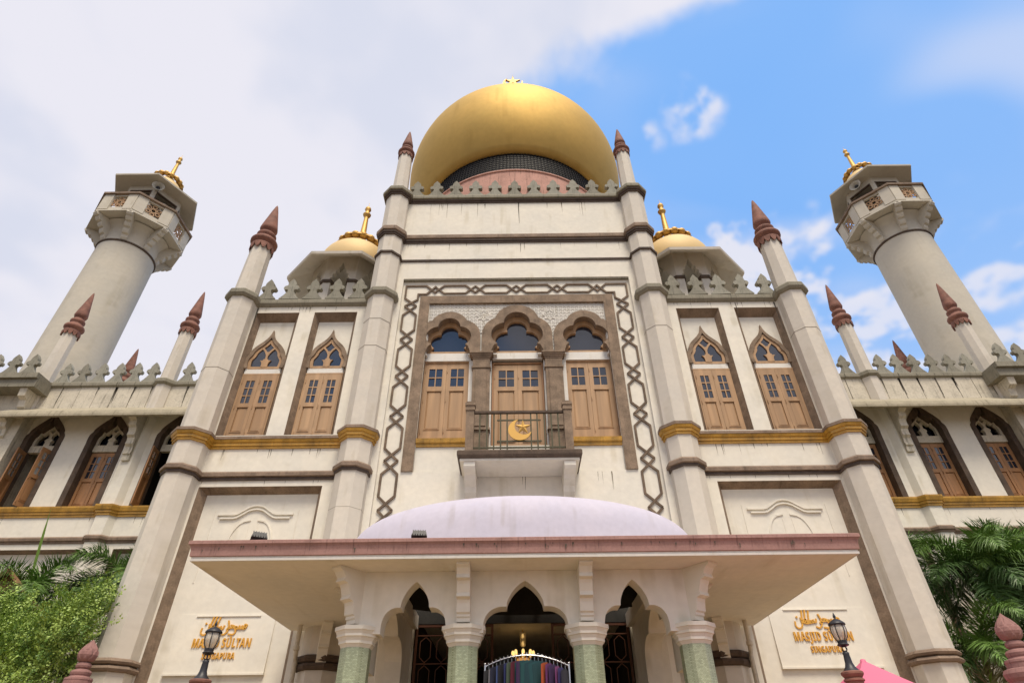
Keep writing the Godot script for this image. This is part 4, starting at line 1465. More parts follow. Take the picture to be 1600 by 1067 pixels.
	box(st, -2.72, 2.72, 4.86, 6.2, 0.01, 0.06)
	part(root, "door_shade_lining", st, M.inner_shade)
	# added shell under the vault, interior shade put into its dark colour
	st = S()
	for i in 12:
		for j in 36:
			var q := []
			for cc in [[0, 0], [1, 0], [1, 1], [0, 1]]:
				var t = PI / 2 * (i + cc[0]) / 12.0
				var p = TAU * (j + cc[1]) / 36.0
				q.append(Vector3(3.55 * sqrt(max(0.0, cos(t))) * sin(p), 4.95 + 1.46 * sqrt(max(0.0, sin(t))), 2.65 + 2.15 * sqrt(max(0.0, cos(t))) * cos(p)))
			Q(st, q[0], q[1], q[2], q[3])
	part(root, "vault_shade_lining", st, M.inner_shade)
	# lattice screens in the doorways
	for s in [[-2.66, -1.72], [-1.70, -0.72], [0.72, 1.70], [1.72, 2.66]]:
		st = S()
		var x0: float = s[0]
		var x1: float = s[1]
		box(st, x0, x0 + 0.06, 0.9, 4.85, 0.0, 0.05)
		box(st, x1 - 0.06, x1, 0.9, 4.85, 0.0, 0.05)
		box(st, x0 + 0.06, x1 - 0.06, 4.79, 4.85, 0.002, 0.048)
		var y := 4.6
		var rowh := 0.62
		while y > 1.0:
			box(st, x0 + 0.06, x1 - 0.06, y - 0.014, y + 0.014, 0.008, 0.042)
			var n := 2
			var cw := (x1 - x0 - 0.12) / n
			for k in n:
				var cx := x0 + 0.06 + cw * (k + 0.5)
				segs(st, [Vector2(cx - 0.13, y - 0.14), Vector2(cx - 0.13, y - rowh + 0.14), Vector2(cx, y - rowh + 0.03), Vector2(cx + 0.13, y - rowh + 0.14), Vector2(cx + 0.13, y - 0.14), Vector2(cx, y - 0.03), Vector2(cx - 0.13, y - 0.14)], 0.018, 0.012, 0.03)
			y -= rowh
		part(root, "lattice_screen", st, M.wood_dark)
	# steps and floor
	st = S()
	box(st, -3.6, 3.6, 0.0, 0.9, -0.02, 5.3)
	for k in 5:
		box(st, -3.2, 3.2, 0.0, 0.75 - k * 0.15, 5.3 + k * 0.3, 5.6 + k * 0.3)
	part(root, "steps", st, M.ground)
	# hall seen through the doors, its shade painted as a near-black lining
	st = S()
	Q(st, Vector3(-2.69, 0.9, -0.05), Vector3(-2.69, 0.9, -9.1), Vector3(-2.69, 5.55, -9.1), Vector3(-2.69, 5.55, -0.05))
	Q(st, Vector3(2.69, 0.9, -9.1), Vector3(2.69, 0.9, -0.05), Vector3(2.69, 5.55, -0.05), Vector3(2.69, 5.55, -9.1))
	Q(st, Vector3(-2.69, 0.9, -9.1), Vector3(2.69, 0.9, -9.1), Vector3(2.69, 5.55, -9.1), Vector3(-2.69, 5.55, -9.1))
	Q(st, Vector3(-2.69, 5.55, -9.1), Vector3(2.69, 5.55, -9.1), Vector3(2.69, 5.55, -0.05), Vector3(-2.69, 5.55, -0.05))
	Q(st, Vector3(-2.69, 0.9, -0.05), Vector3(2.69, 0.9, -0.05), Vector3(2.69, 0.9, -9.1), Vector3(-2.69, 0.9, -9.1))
	part(root, "hall_shade_lining", st, M.dark)
	# rain pipes
	for sx in [-1, 1]:
		st = S()
		var x: float = sx * 5.33
		tube(st, [Vector3(x, 4.73, 0.75), Vector3(x, 4.25, 0.75), Vector3(x - sx * 0.0, 4.12, 0.72), Vector3(x + sx * 0.02, 3.95, 0.60), Vector3(x + sx * 0.02, 0.1, 0.60)], 0.055, 0.055, 10)
		lathe(st, Vector3(x, 0, 0.75), [Vector2(0.055, 4.18), Vector2(0.075, 4.19), Vector2(0.075, 4.27), Vector2(0.055, 4.28)], 12)
		part(root, "rain_pipe", st, M.cream_dirty)

func chandelier() -> void:
	var c := Vector3(0.03, 0, -1.9)
	var root := thing("chandelier", c + Vector3(0, 4.2, 0), "lit glass chandelier hanging in the dark doorway behind the clothes rack", "chandelier")
	var st := S()
	tube(st, [c + Vector3(0, 5.5, 0), c + Vector3(0, 5.0, 0)], 0.012, 0.012, 6)
	lathe(st, c, [Vector2(0.0, 5.36), Vector2(0.15, 5.34), Vector2(0.10, 5.27), Vector2(0.03, 5.2)], 16)
	for k in 8:
		var a := TAU * k / 8
		var d := Vector3(sin(a), 0, cos(a))
		tube(st, [c + Vector3(0, 4.42, 0) + d * 0.06, c + Vector3(0, 4.36, 0) + d * 0.18, c + Vector3(0, 4.44, 0) + d * 0.28], 0.012, 0.01, 6)
	part(root, "frame", st, M.gold)
	st = S()
	lathe(st, c, [Vector2(0.06, 5.02), Vector2(0.085, 5.0), Vector2(0.075, 4.7), Vector2(0.05, 4.66)], 16)
	part(root, "glass_column", st, M.lamp_glass)
	for yy in [4.74, 4.93]:
		st = S()
		ball(st, c + Vector3(0, yy, 0), 0.035, 0.06, 10)
		part(root, "bulb", st, M.lit)
	st = S()
	lathe(st, c, [Vector2(0.17, 4.36), Vector2(0.18, 4.33), Vector2(0.12, 4.2), Vector2(0.0, 4.16)], 16)
	part(root, "glass_bowl", st, M.lit_dim)
	for k in 8:
		var a := TAU * k / 8
		st = S()
		ball(st, c + Vector3(sin(a) * 0.28, 4.50, cos(a) * 0.28), 0.045, 0.07, 10)
		part(root, "bulb", st, M.lit)
	var l := OmniLight3D.new()
	l.name = "glow"
	l.light_color = Color(1.0, 0.8, 0.5)
	l.light_energy = 0.04
	l.light_size = 0.2
	l.omni_range = 12.0
	l.shadow_enabled = true
	root.add_child(l)
	l.position = Vector3(0, 0.0, 0.45)
	for sx in [-1, 1]:
		var at := Vector3(0.02 + sx * 0.36, 5.24, 0.14)
		var s := thing("spotlight", at, "small lit %s spotlight over the middle doorway" % ("left" if sx < 0 else "right"), "spotlight", "spotlights over the doorway")
		st = S()
		lathe(st, at, [Vector2(0.03, 0.10), Vector2(0.06, 0.06), Vector2(0.085, -0.03), Vector2(0.08, -0.03), Vector2(0.02, 0.05)], 14)
		part(s, "housing", st, M.gold)
		st = S()
		ball(st, at + Vector3(0, -0.02, 0), 0.06, 0.035, 10)
		part(s, "bulb", st, M.lit)

func clothes_rack() -> void:
	var z := 5.42
	var root := thing("clothes_rack", Vector3(0.03, 0.75, z), "chrome clothes rack with an arched rail standing before the middle arch", "clothes rack")
	var st := S()
	var pts := []
	for k in 17:
		var x := -0.66 + 1.34 * k / 16.0
		pts.append(Vector3(x, 3.285 - 0.16 * pow((x - 0.01) / 0.67, 2), z))
	tube(st, pts, 0.013, 0.013, 8)
	part(root, "rail", st, M.chrome)
	for sx in [-1, 1]:
		st = S()
		var x: float = 0.01 + sx * 0.67
		tube(st, [Vector3(x, 3.16, z), Vector3(x, 0.8, z)], 0.016, 0.016, 8)
		ball(st, Vector3(x, 3.165, z), 0.02, 0.02, 8)
		tube(st, [Vector3(x, 0.78, z - 0.25), Vector3(x, 0.78, z + 0.2)], 0.016, 0.016, 8)
		part(root, "upright", st, M.chrome)
	var cols := [[58, 60, 66, "dark grey"], [150, 150, 158, "pale grey"], [34, 38, 66, "navy"], [70, 92, 150, "blue"], [26, 28, 40, "black"], [40, 52, 120, "deep blue"], [90, 110, 90, "grey green"], [110, 24, 52, "crimson"], [66, 30, 90, "violet"], [20, 78, 84, "teal"], [18, 72, 80, "dark teal"], [24, 84, 88, "teal"], [16, 66, 76, "dark teal"], [22, 80, 86, "teal"], [18, 70, 76, "dark teal"], [206, 92, 40, "orange"], [120, 50, 120, "purple"], [70, 40, 96, "dark violet"], [150, 70, 140, "magenta"], [60, 50, 120, "indigo"], [40, 40, 60, "midnight blue"]]
	var ord := ["first", "second", "third", "fourth", "fifth", "sixth", "seventh", "eighth", "ninth", "tenth", "eleventh", "twelfth", "thirteenth", "fourteenth", "fifteenth", "sixteenth", "seventeenth", "eighteenth", "nineteenth", "twentieth", "last"]
	for i in cols.size():
		var x := -0.60 + 1.22 * i / (cols.size() - 1.0)
		var y := 3.285 - 0.16 * pow((x - 0.01) / 0.67, 2)
		var g := thing("robe", Vector3(x, y - 1.5, z), "%s robe on the clothes rack, %s from the left" % [cols[i][3], ord[i]], "robe", "robes hanging on the clothes rack")
		var m := mat(Color8(int(cols[i][0] * 0.78), int(cols[i][1] * 0.78), int(cols[i][2] * 0.78)), 0.85)
		m.rim_enabled = true
		m.rim = 0.25
		var teal: bool = i >= 9 and i <= 14
		var turn := (0.35 if teal else 1.15) + rng.randf_range(-0.15, 0.15)
		var b := Basis(Vector3.UP, turn)
		var xf := Transform3D(b, Vector3(x, 0, z))
		var hs := S()
		var hk := []
		for k in 9:
			var a := PI * 1.25 - PI * 1.5 * k / 8.0
			hk.append(xf * Vector3(cos(a) * 0.022, y + 0.01 + sin(a) * 0.022, 0))
		tube(hs, hk, 0.004, 0.004, 5)
		tube(hs, [xf * Vector3(0, y - 0.02, 0), xf * Vector3(0, y - 0.07, 0)], 0.004, 0.004, 5)
		st = S()
		var wd := 0.17 if teal else 0.19
		# closed folded cloth: front and back sheets with waves
		var nu := 14
		var nv := 6
		for sgn in [-1, 1]:
			for u in nu:
				for v in nv:
					var q := []
					for cc in [[0, 0], [1, 0], [1, 1], [0, 1]]:
						var fu := float(u + cc[0]) / nu * 2.0 - 1.0
						var fv := float(v + cc[1]) / nv
						var top: float = y - 0.07 - 0.05 * pow(abs(fu), 1.3)
						var yy: float = lerp(top, y - 1.45, fv)
						var ww := wd * (1.0 + 0.25 * fv)
						var th := (0.018 + 0.012 * fv) * sqrt(max(0.0, 1.0 - fu * fu)) + 0.012 * fv * sin(fu * 9.0 + i)
						q.append(xf * Vector3(fu * ww, yy, sgn * th + 0.012 * fv * sin(fu * 9.0 + i)))
					if sgn > 0:
						Q(st, q[3], q[2], q[1], q[0])
					else:
						Q(st, q[0], q[1], q[2], q[3])
		part(g, "cloth", st, m)
		part(g, "hanger", hs, M.chrome)

# ------------------------------------------------------------------ side wings
func wing_half(s: float) -> Array:
	var p := [Vector2(0.81, 13.0), Vector2(0.82, 13.2), Vector2(0.80, 13.38), Vector2(0.72, 13.5), Vector2(0.70, 13.6), Vector2(0.58, 13.78), Vector2(0.40, 13.98), Vector2(0.22, 14.16), Vector2(0.08, 14.32), Vector2(0.0, 14.45)]
	var r := []
	for v in curve(p, 3):
		r.append(Vector2(v.x - s * (1.0 if v.x > 0.3 else v.x / 0.3), v.y - s * (0.9 if v.x < 0.6 else 0.0)))
	return r

func wing(sx: float) -> void:
	var side := "left" if sx < 0 else "right"
	var root := thing("mosque_wing", Vector3(sx * 17.0, 0, -6), "low cream side wing with pointed windows and stained parapet, %s of the tower" % side, "building", "side wings of the mosque")
	var Z := -5.55
	var xs := [14.16, 16.97, 19.63, 22.4]
	var lo := func(a: float, b: float) -> Array: return [min(a * sx, b * sx), max(a * sx, b * sx)]
	var st := S()
	var holes := []
	for x in xs:
		holes.append([sx * x - 0.82, 10.22, sx * x + 0.82, 14.5])
	var w: Array = lo.call(10.2, 26.5)
	# lower recess: a long band with brown soffit
	var rec1: Array = lo.call(11.2, 14.9)
	var rec2: Array = lo.call(16.1, 24.5)
	holes.append([rec1[0], 3.0, rec1[1], 8.66])
	holes.append([rec2[0], 3.0, rec2[1], 8.66])
	wall(st, w[0], w[1], 0, 15.0, Z, holes)
	for x in xs:
		var oh := wing_half(0.0)
		var c: float = sx * x
		for sg in [-1, 1]:
			var poly := PackedVector2Array([Vector2(c + sg * 0.82, 14.5)])
			poly.append(Vector2(c + sg * 0.82, 13.0))
			for v in oh:
				poly.append(Vector2(c + sg * v.x, v.y))
			poly.append(Vector2(c, 14.5))
			prism(st, poly, Z - 0.1, Z)
	for r in [rec1, rec2]:
		wall(st, r[0], r[1], 3.0, 8.66, Z - 0.3, [])
	box(st, w[0], w[1], 0, 10.2, -12, Z - 0.35)
	box(st, w[0], w[1], 0, 15.0, -12, -9)
	box(st, w[0], w[1], 14.55, 15.0, -9, Z - 0.1)
	part(root, "wall", st, M.cream)
	for r in [rec1, rec2]:
		st = S()
		splay(st, [r[0], 3.0, r[1], 8.66], [r[0] + 0.1, 3.0, r[1] - 0.1, 8.58], Z, Z - 0.3)
		part(root, "recess_surround", st, M.brown)
	# windows
	var kit := shutter_mesh(0.575, 2.42, [0.13, 1.32, 0.445, 2.26], 2, 3, [0.11, 0.22, 0.465, 1.16], M.tan_deep)
	var pane := pane_mesh(kit[1], kit[2], M.pane_clear)
	var pane_d := pane_mesh(kit[1], kit[2], M.glass)
	for i in xs.size():
		var c: float = sx * xs[i]
		var outer := sym([Vector2(0.82, 10.22)] + wing_half(0.0), c)
		var inner := sym([Vector2(0.60, 10.0)] + wing_half(0.21), c)
		st = S()
		for p in Geometry2D.clip_polygons(outer, union([inner, rect(c - 0.6, 9.5, c + 0.6, 12.9)])):
			prism(st, p, Z - 0.42, Z + 0.025)
		var win := part(root, "arched_window", st, M.brown_dark)  # frame colour darkened, with the shade under the eaves put into it
		# tracery over the transom
		st = S()
		box(st, c - 0.62, c + 0.62, 12.72, 13.02, Z - 0.42, Z - 0.24)
		prism(st, sym([Vector2(0.13, 13.02), Vector2(0.11, 13.2), Vector2(0.17, 13.27), Vector2(0.12, 13.33), Vector2(0.06, 13.38), Vector2(0.0, 13.4)], c), Z - 0.4, Z - 0.25)
		stroke(st, [Vector2(c, 13.0), Vector2(c, 13.62)], 0.11, Z - 0.395, Z - 0.255)
		for sg in [-1, 1]:
			stroke(st, curve([Vector2(c, 13.5), Vector2(c + sg * 0.1, 13.64), Vector2(c + sg * 0.24, 13.78), Vector2(c + sg * 0.3, 13.84)], 3), 0.10, Z - 0.39, Z - 0.26)
		var rim := []
		for v in wing_half(0.25):
			rim.append(Vector2(c + v.x, v.y))
		segs(st, rim, 0.11, Z - 0.385, Z - 0.265)
		rim = []
		for v in wing_half(0.25):
			rim.append(Vector2(c - v.x, v.y))
		segs(st, rim, 0.11, Z - 0.385, Z - 0.265)
		part(win, "tracery", st, M.cream_dirty)
		st = S()
		prism(st, sym([Vector2(0.6, 13.0)] + wing_half(0.2), c), Z - 0.62, Z - 0.60)
		part(win, "fanlight_glass", st, M.glass)
		# room behind, its shade put into the dark lining colour
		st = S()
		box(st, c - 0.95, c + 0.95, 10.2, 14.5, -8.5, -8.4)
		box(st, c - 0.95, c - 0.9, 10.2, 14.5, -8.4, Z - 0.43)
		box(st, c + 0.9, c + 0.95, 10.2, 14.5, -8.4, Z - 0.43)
		part(win, "room_shade_lining", st, M.inner_shade)
		var opened: bool = sx < 0 and (i == 0 or i == 2)
		for k in 2:
			if not opened:
				hang_shutter(root, kit, pane_d, Transform3D(Basis(), Vector3(c - 0.585 + k * 0.587, 10.26, Z - 0.34)))
			else:
				# leaves swung outwards on their outer edges
				var ang := -1.45 if k == 0 else 1.28
				var hinge := Vector3(c - 0.585 + k * 1.17, 10.26, Z - 0.22)
				var xf := Transform3D(Basis(Vector3.UP, ang), hinge)
				if k == 1:
					xf = xf * Transform3D(Basis(), Vector3(-0.575, 0, 0))
				hang_shutter(root, kit, pane, xf)
	# pilasters with their courses
	var path := []
	if sx > 0:
		path = [Vector2(10.2, Z)]
		for x in [15.67, 21.0]:
			path += [Vector2(x - 0.42, Z), Vector2(x - 0.24, Z + 0.22), Vector2(x + 0.24, Z + 0.22), Vector2(x + 0.42, Z)]
		path += [Vector2(26.5, Z)]
	else:
		path = [Vector2(-26.5, Z)]
		for x in [-21.0, -15.67]:
			path += [Vector2(x - 0.42, Z), Vector2(x - 0.24, Z + 0.22), Vector2(x + 0.24, Z + 0.22), Vector2(x + 0.42, Z)]
		path += [Vector2(-10.2, Z)]
	for x in [15.67, 21.0]:
		st = S()
		course(st, [Vector2(sx * x - 0.42, Z), Vector2(sx * x - 0.24, Z + 0.22), Vector2(sx * x + 0.24, Z + 0.22), Vector2(sx * x + 0.42, Z)], [Vector2(0, 0), Vector2(0, 14.4)])
		part(root, "pilaster", st, M.cream)
		st = S()
		var pr := PackedVector2Array([Vector2(-0.05, 12.06), Vector2(0.10, 12.06), Vector2(0.11, 12.28), Vector2(0.17, 12.32), Vector2(0.17, 12.40), Vector2(0.13, 12.42), Vector2(0.15, 12.62), Vector2(0.26, 12.72), Vector2(0.24, 12.84), Vector2(0.26, 12.98), Vector2(0.38, 13.06), Vector2(0.36, 13.2), Vector2(0.40, 13.36), Vector2(0.52, 13.44), Vector2(0.54, 13.62), Vector2(0.72, 13.70), Vector2(0.72, 13.9), Vector2(0.3, 14.3), Vector2(-0.05, 14.2)])
		prism(st, pr, -0.15, 0.15, Transform3D(Basis(), Vector3(sx * x, 0, Z + 0.22)) * ZY)
		part(root, "bracket", st, M.cream_dirty)
	st = S()
	course(st, path, [Vector2(0, 9.86), Vector2(0.05, 9.86), Vector2(0.05, 9.95), Vector2(0.09, 9.955), Vector2(0.09, 10.04), Vector2(0.13, 10.05), Vector2(0.17, 10.18), Vector2(0.17, 10.24), Vector2(-0.4, 10.27)])
	part(root, "gold_course", st, M.gold_paint)
	st = S()
	course(st, path, [Vector2(0, 8.86), Vector2(0.04, 8.87), Vector2(0.04, 8.93), Vector2(0.10, 8.96), Vector2(0.11, 9.05), Vector2(0.05, 9.11), Vector2(0, 9.13)])
	part(root, "stone_course", st, M.trim)
	# eaves and parapet
	var PZ := -5.2
	var e: Array = lo.call(10.3, 21.05)
	st = S()
	prism(st, PackedVector2Array([Vector2(Z - 0.2, 14.62), Vector2(-5.3, 14.30), Vector2(-4.62, 13.70), Vector2(-4.42, 13.62), Vector2(-4.38, 13.64), Vector2(-4.38, 13.74), Vector2(-4.42, 13.86), Vector2(-4.46, 13.93), Vector2(PZ - 0.2, 14.62), Vector2(PZ - 0.2, 14.75), Vector2(Z - 0.2, 14.75)]), e[0], e[1], ZY)
	part(root, "eaves", st, M.eave)
	var px := 10.35
	while px < 20.9:
		var x1: float = px + 0.775
		st = S()
		var b: Array = lo.call(px, x1 - 0.026)
		box(st, b[0], b[1], 14.40, 15.5, PZ - 0.25, PZ + rng.randf_range(-0.012, 0.012))
		part(root, "parapet_panel", st, M.cream_dirty)
		st = S()
		b = lo.call(px + 0.002, x1 - 0.016)
		var dz := rng.randf_range(-0.01, 0.015)
		prism(st, PackedVector2Array([Vector2(PZ - 0.3, 15.5), Vector2(PZ + 0.03, 15.5), Vector2(PZ + 0.10 + dz, 15.56), Vector2(PZ + 0.10 + dz, 15.70), Vector2(PZ + 0.06, 15.75), Vector2(PZ - 0.3, 15.76)]), b[0], b[1], ZY)
		part(root, "coping_stone", st, M.coping)
		px = x1
	st = S()
	var bk: Array = lo.call(10.35, 20.9)
	box(st, bk[0], bk[1], 14.4, 15.6, PZ - 0.5, PZ - 0.27)
	part(root, "parapet_backing", st, M.trim_dark)
	var mm := merlon_mesh(0.96, 1.05)
	var mb := merlon_mesh(0.95, 1.03, M.grey_b)
	for x in [13.65, 14.45, 16.05, 16.80, 17.56, 18.33, 19.10, 19.88]:
		place(root, "merlon", mm if rng.randf() < 0.6 else mb, Transform3D(Basis(Vector3.UP, rng.randf_range(-0.04, 0.04)) * Basis(Vector3.BACK, rng.randf_range(-0.015, 0.015)), Vector3(sx * x, 15.74, PZ - 0.06)))
	var fm := finial_mesh(0.42, 2.65)
	for x in [15.3, 20.75]:
		st = S()
		octo(st, Vector3(sx * x, 0, PZ - 0.10), [Vector2(0.36, 14.2), Vector2(0.36, 15.6), Vector2(0.31, 15.8), Vector2(0.29, 18.56)])
		part(root, "parapet_shaft", st, M.shaft)
		st = S()
		octo(st, Vector3(sx * x, 0, PZ - 0.10), [Vector2(0.362, 15.48), Vector2(0.40, 15.50), Vector2(0.47, 15.57), Vector2(0.47, 15.71), Vector2(0.42, 15.77), Vector2(0.30, 15.82)])
		part(root, "shaft_collar", st, M.coping)
		place(root, "finial", fm, Transform3D(Basis(), Vector3(sx * x, 18.48, PZ - 0.10)))
	st = S()
	for k in 18:
		var joint := 10.35 + 0.775 * rng.randi_range(1, 13) - 0.013
		drip(st, sx * (joint + rng.randf_range(-0.03, 0.03)), 15.49, PZ + 0.016, rng.randf_range(0.15, 1.0), rng.randf_range(0.03, 0.10))
	part(root, "dark_drips", st, M.stain_dark).set_meta("kind", "stuff")
	st = S()
	for k in 14:
		drip(st, sx * rng.randf_range(11.0, 24.0), 9.85, Z + 0.003, rng.randf_range(0.1, 0.5), rng.randf_range(0.01, 0.03))
	part(root, "drip_stains", st, M.stain).set_meta("kind", "stuff")
	# corner bay that steps forward, and its back shaft
	st = S()
	var cb: Array = lo.call(20.15, 26.5)
	box(st, cb[0], cb[1], 15.05, 15.42, -9, -4.35)
	box(st, cb[0], cb[1], 15.42, 15.66, -9, -4.22)
	part(root, "corner_bay_coping", st, M.coping)
	st = S()
	cb = lo.call(20.45, 26.5)
	box(st, cb[0], cb[1], 0.0, 15.05, -9, -5.05)
	part(root, "corner_bay_wall", st, M.cream_dirty)
	for k in 6:
		place(root, "merlon", mm if rng.randf() < 0.6 else mb, Transform3D(Basis(Vector3.UP, rng.randf_range(-0.04, 0.04)) * Basis(Vector3.BACK, rng.randf_range(-0.015, 0.015)), Vector3(sx * (20.75 + k * 0.8), 15.655, -4.4)))
	for k in 2:
		st = S()
		prism(st, PackedVector2Array([Vector2(-5.1, 13.9), Vector2(-4.95, 13.9), Vector2(-4.9, 14.2), Vector2(-4.75, 14.3), Vector2(-4.7, 14.6), Vector2(-4.5, 14.7), Vector2(-4.45, 15.04), Vector2(-5.1, 15.04)]), sx * (20.62 + k * 1.9) - 0.15, sx * (20.62 + k * 1.9) + 0.15, ZY)
		part(root, "bracket", st, M.cream_dirty)
	st = S()
	octo(st, Vector3(sx * 20.95, 0, -9.9), [Vector2(0.31, 14.2), Vector2(0.29, 18.56)])
	part(root, "parapet_shaft", st, M.shaft)
	place(root, "finial", fm, Transform3D(Basis(), Vector3(sx * 20.95, 18.48, -9.9)))
	# corner block that carries the minaret
	st = S()
	cb = lo.call(20.3, 26.5)
	box(st, cb[0], cb[1], 0, 15.5, -12, -9)
	part(root, "corner_block", st, M.cream_dirty)

# ------------------------------------------------------------------ raised inscription
func letters(root: Node3D, text: String, cx: float, y: float, width: float, hgt: float, z: float) -> void:
	var f := FB
	var size := 64
	var total := f.get_string_size(text, HORIZONTAL_ALIGNMENT_LEFT, -1, size).x
	var capn := 0.714 * size
	var sxk := width / total
	var syk := hgt / capn
	var x := cx - width * 0.5
	for i in text.length():
		var ch := text[i]
		var adv := f.get_string_size(ch, HORIZONTAL_ALIGNMENT_LEFT, -1, size).x
		if ch != " ":
			var tm := TextMesh.new()
			tm.font = f
			tm.text = ch
			tm.font_size = size
			tm.pixel_size = 1.0
			tm.depth = 1.0
			tm.curve_step = 2.0
			tm.horizontal_alignment = HORIZONTAL_ALIGNMENT_CENTER
			tm.vertical_alignment = VERTICAL_ALIGNMENT_CENTER
			tm.material = M.gold_letters
			place(root, "letter", tm, Transform3D(Basis.from_scale(Vector3(sxk, syk, 0.035)), Vector3(x + adv * sxk * 0.5, y + hgt * 0.5, z + 0.0165)))
		x += adv * sxk

func sign_text(sx: float) -> void:
	var z := -0.256
	var cx := 7.57 * sx
	var side := "left" if sx < 0 else "right"
	var root := thing("wall_inscription", Vector3(cx, 4.1, z), "gilded raised lettering with Arabic script in a plaster frame %s of the porch" % side, "sign", "inscriptions beside the porch")
	letters(root, "MASJID SULTAN", cx, 4.43, 1.50, 0.205, -0.240)
	letters(root, "SINGAPURA", cx + 0.0, 4.17, 0.82, 0.14, -0.230)
	# Arabic line, written right to left with pen strokes
	var st := S()
	var w := 0.036
	var P := func(a: Array) -> Array:
		var r := []
		for v in a:
			r.append(Vector2(cx + v[0], 4.78 + v[1]))
		return curve(r, 4)
	var strokes := [
		# mim and sin
		[[0.50, 0.10], [0.53, 0.16], [0.48, 0.18], [0.46, 0.12], [0.50, 0.09], [0.44, 0.085], [0.41, 0.15], [0.40, 0.09], [0.36, 0.085], [0.34, 0.15], [0.33, 0.09], [0.29, 0.085], [0.27, 0.14]],
		# jim
		[[0.30, 0.10], [0.20, 0.15], [0.12, 0.16], [0.22, 0.10], [0.27, 0.02], [0.22, -0.05], [0.10, -0.04]],
		# dal
		[[0.20, 0.11], [0.10, 0.10], [0.03, 0.06], [0.07, 0.14], [0.03, 0.27]],
		[[0.07, 0.12], [0.06, 0.02], [-0.02, -0.05], [-0.09, -0.02]],
		# sin
		[[-0.05, 0.16], [-0.07, 0.09], [-0.11, 0.085], [-0.13, 0.14], [-0.14, 0.085], [-0.18, 0.08], [-0.19, 0.13], [-0.21, 0.07], [-0.26, 0.07]],
		# lam
		[[-0.20, 0.35], [-0.235, 0.2], [-0.26, 0.07], [-0.34, 0.06]],
		# ta with its stem
		[[-0.28, 0.07], [-0.31, 0.14], [-0.37, 0.14], [-0.39, 0.08], [-0.32, 0.06]],
		[[-0.29, 0.37], [-0.325, 0.2], [-0.345, 0.07]],
		# alif
		[[-0.37, 0.36], [-0.40, 0.2], [-0.43, 0.06]],
		# nun
		[[-0.44, 0.19], [-0.43, 0.05], [-0.48, -0.04], [-0.56, -0.05], [-0.61, 0.01], [-0.60, 0.10]]]
	for a in strokes:
		var pts: Array = P.call(a)
		segs(st, pts, w, z, z + 0.034)
	for d in [[-0.53, 0.21], [0.19, -0.11]]:
		var c := Vector2(cx + d[0], 4.78 + d[1])
		prism(st, PackedVector2Array([c + Vector2(0.028, 0), c + Vector2(0, 0.028), c + Vector2(-0.028, 0), c + Vector2(0, -0.028)]), z, z + 0.034)
	part(root, "arabic_script", st, M.gold_letters)

# ------------------------------------------------------------------ things in front
func lamp_post(at: Vector3, label: String) -> void:
	var root := thing("lamp_post", Vector3(at.x, 0, at.z), label, "lamp post", "lantern posts in front of the mosque")
	var y := at.y - 0.62          # foot of the iron part
	var st := S()
	var c := Vector3(at.x, 0, at.z)
	lathe(st, c, [Vector2(0.26, 0.0), Vector2(0.26, y - 0.62), Vector2(0.2, y - 0.55), Vector2(0.16, y - 0.45), Vector2(0.19, y - 0.40), Vector2(0.20, y - 0.30), Vector2(0.17, y - 0.20), Vector2(0.125, y - 0.135), Vector2(0.115, y - 0.12), Vector2(0.115, y - 0.10), Vector2(0.135, y - 0.09), Vector2(0.135, y - 0.075), Vector2(0.11, y - 0.06), Vector2(0.13, y - 0.04), Vector2(0.145, y - 0.02), Vector2(0.145, y + 0.0), Vector2(0.13, y + 0.012), Vector2(0.0, y + 0.012)], 28)
	part(root, "pedestal", st, M.maroon)
	st = S()
	lathe(st, c, [Vector2(0.115, y + 0.012), Vector2(0.10, y + 0.025), Vector2(0.065, y + 0.06), Vector2(0.05, y + 0.1), Vector2(0.042, y + 0.19), Vector2(0.046, y + 0.21), Vector2(0.03, y + 0.22), Vector2(0.022, y + 0.235)], 20, true)
	for k in 4:
		var a := TAU * k / 4 + 0.4
		var d := Vector3(sin(a), 0, cos(a))
		tube(st, [c + Vector3(0, y + 0.22, 0) + d * 0.02, c + Vector3(0, y + 0.245, 0) + d * 0.042, c + Vector3(0, y + 0.285, 0) + d * 0.03], 0.008, 0.008, 6)
	lathe(st, c, [Vector2(0.03, y + 0.275), Vector2(0.075, y + 0.29), Vector2(0.08, y + 0.30), Vector2(0.062, y + 0.315), Vector2(0.065, y + 0.345), Vector2(0.0, y + 0.345)], 20)
	part(root, "stem", st, M.black)
	st = S()
	for k in 6:
		var a := TAU * k / 6 + 0.3
		var pts := []
		for v in [[0.062, 0.345], [0.092, 0.39], [0.106, 0.44], [0.106, 0.48], [0.098, 0.52]]:
			pts.append(c + Vector3(sin(a) * v[0], y + v[1], cos(a) * v[0]))
		tube(st, pts, 0.0065, 0.0065, 6)
	part(root, "cage", st, M.black)
	st = S()
	lathe(st, c, [Vector2(0.055, y + 0.346), Vector2(0.086, y + 0.39), Vector2(0.1, y + 0.44), Vector2(0.1, y + 0.48), Vector2(0.092, y + 0.52)], 24, true)
	part(root, "lamp_glass", st, M.lamp_glass)
	st = S()
	ball(st, c + Vector3(0, y + 0.44, 0), 0.03, 0.055, 12)
	part(root, "bulb", st, M.white)
	st = S()
	lathe(st, c, [Vector2(0.09, y + 0.515), Vector2(0.118, y + 0.52), Vector2(0.116, y + 0.535), Vector2(0.10, y + 0.55), Vector2(0.065, y + 0.575), Vector2(0.022, y + 0.59), Vector2(0.012, y + 0.60), Vector2(0.022, y + 0.615), Vector2(0.016, y + 0.635), Vector2(0.004, y + 0.665), Vector2(0.0, y + 0.67)], 20, true)
	part(root, "lamp_hood", st, M.black)
	root.scale = Vector3(0.86, 1.0, 0.86)

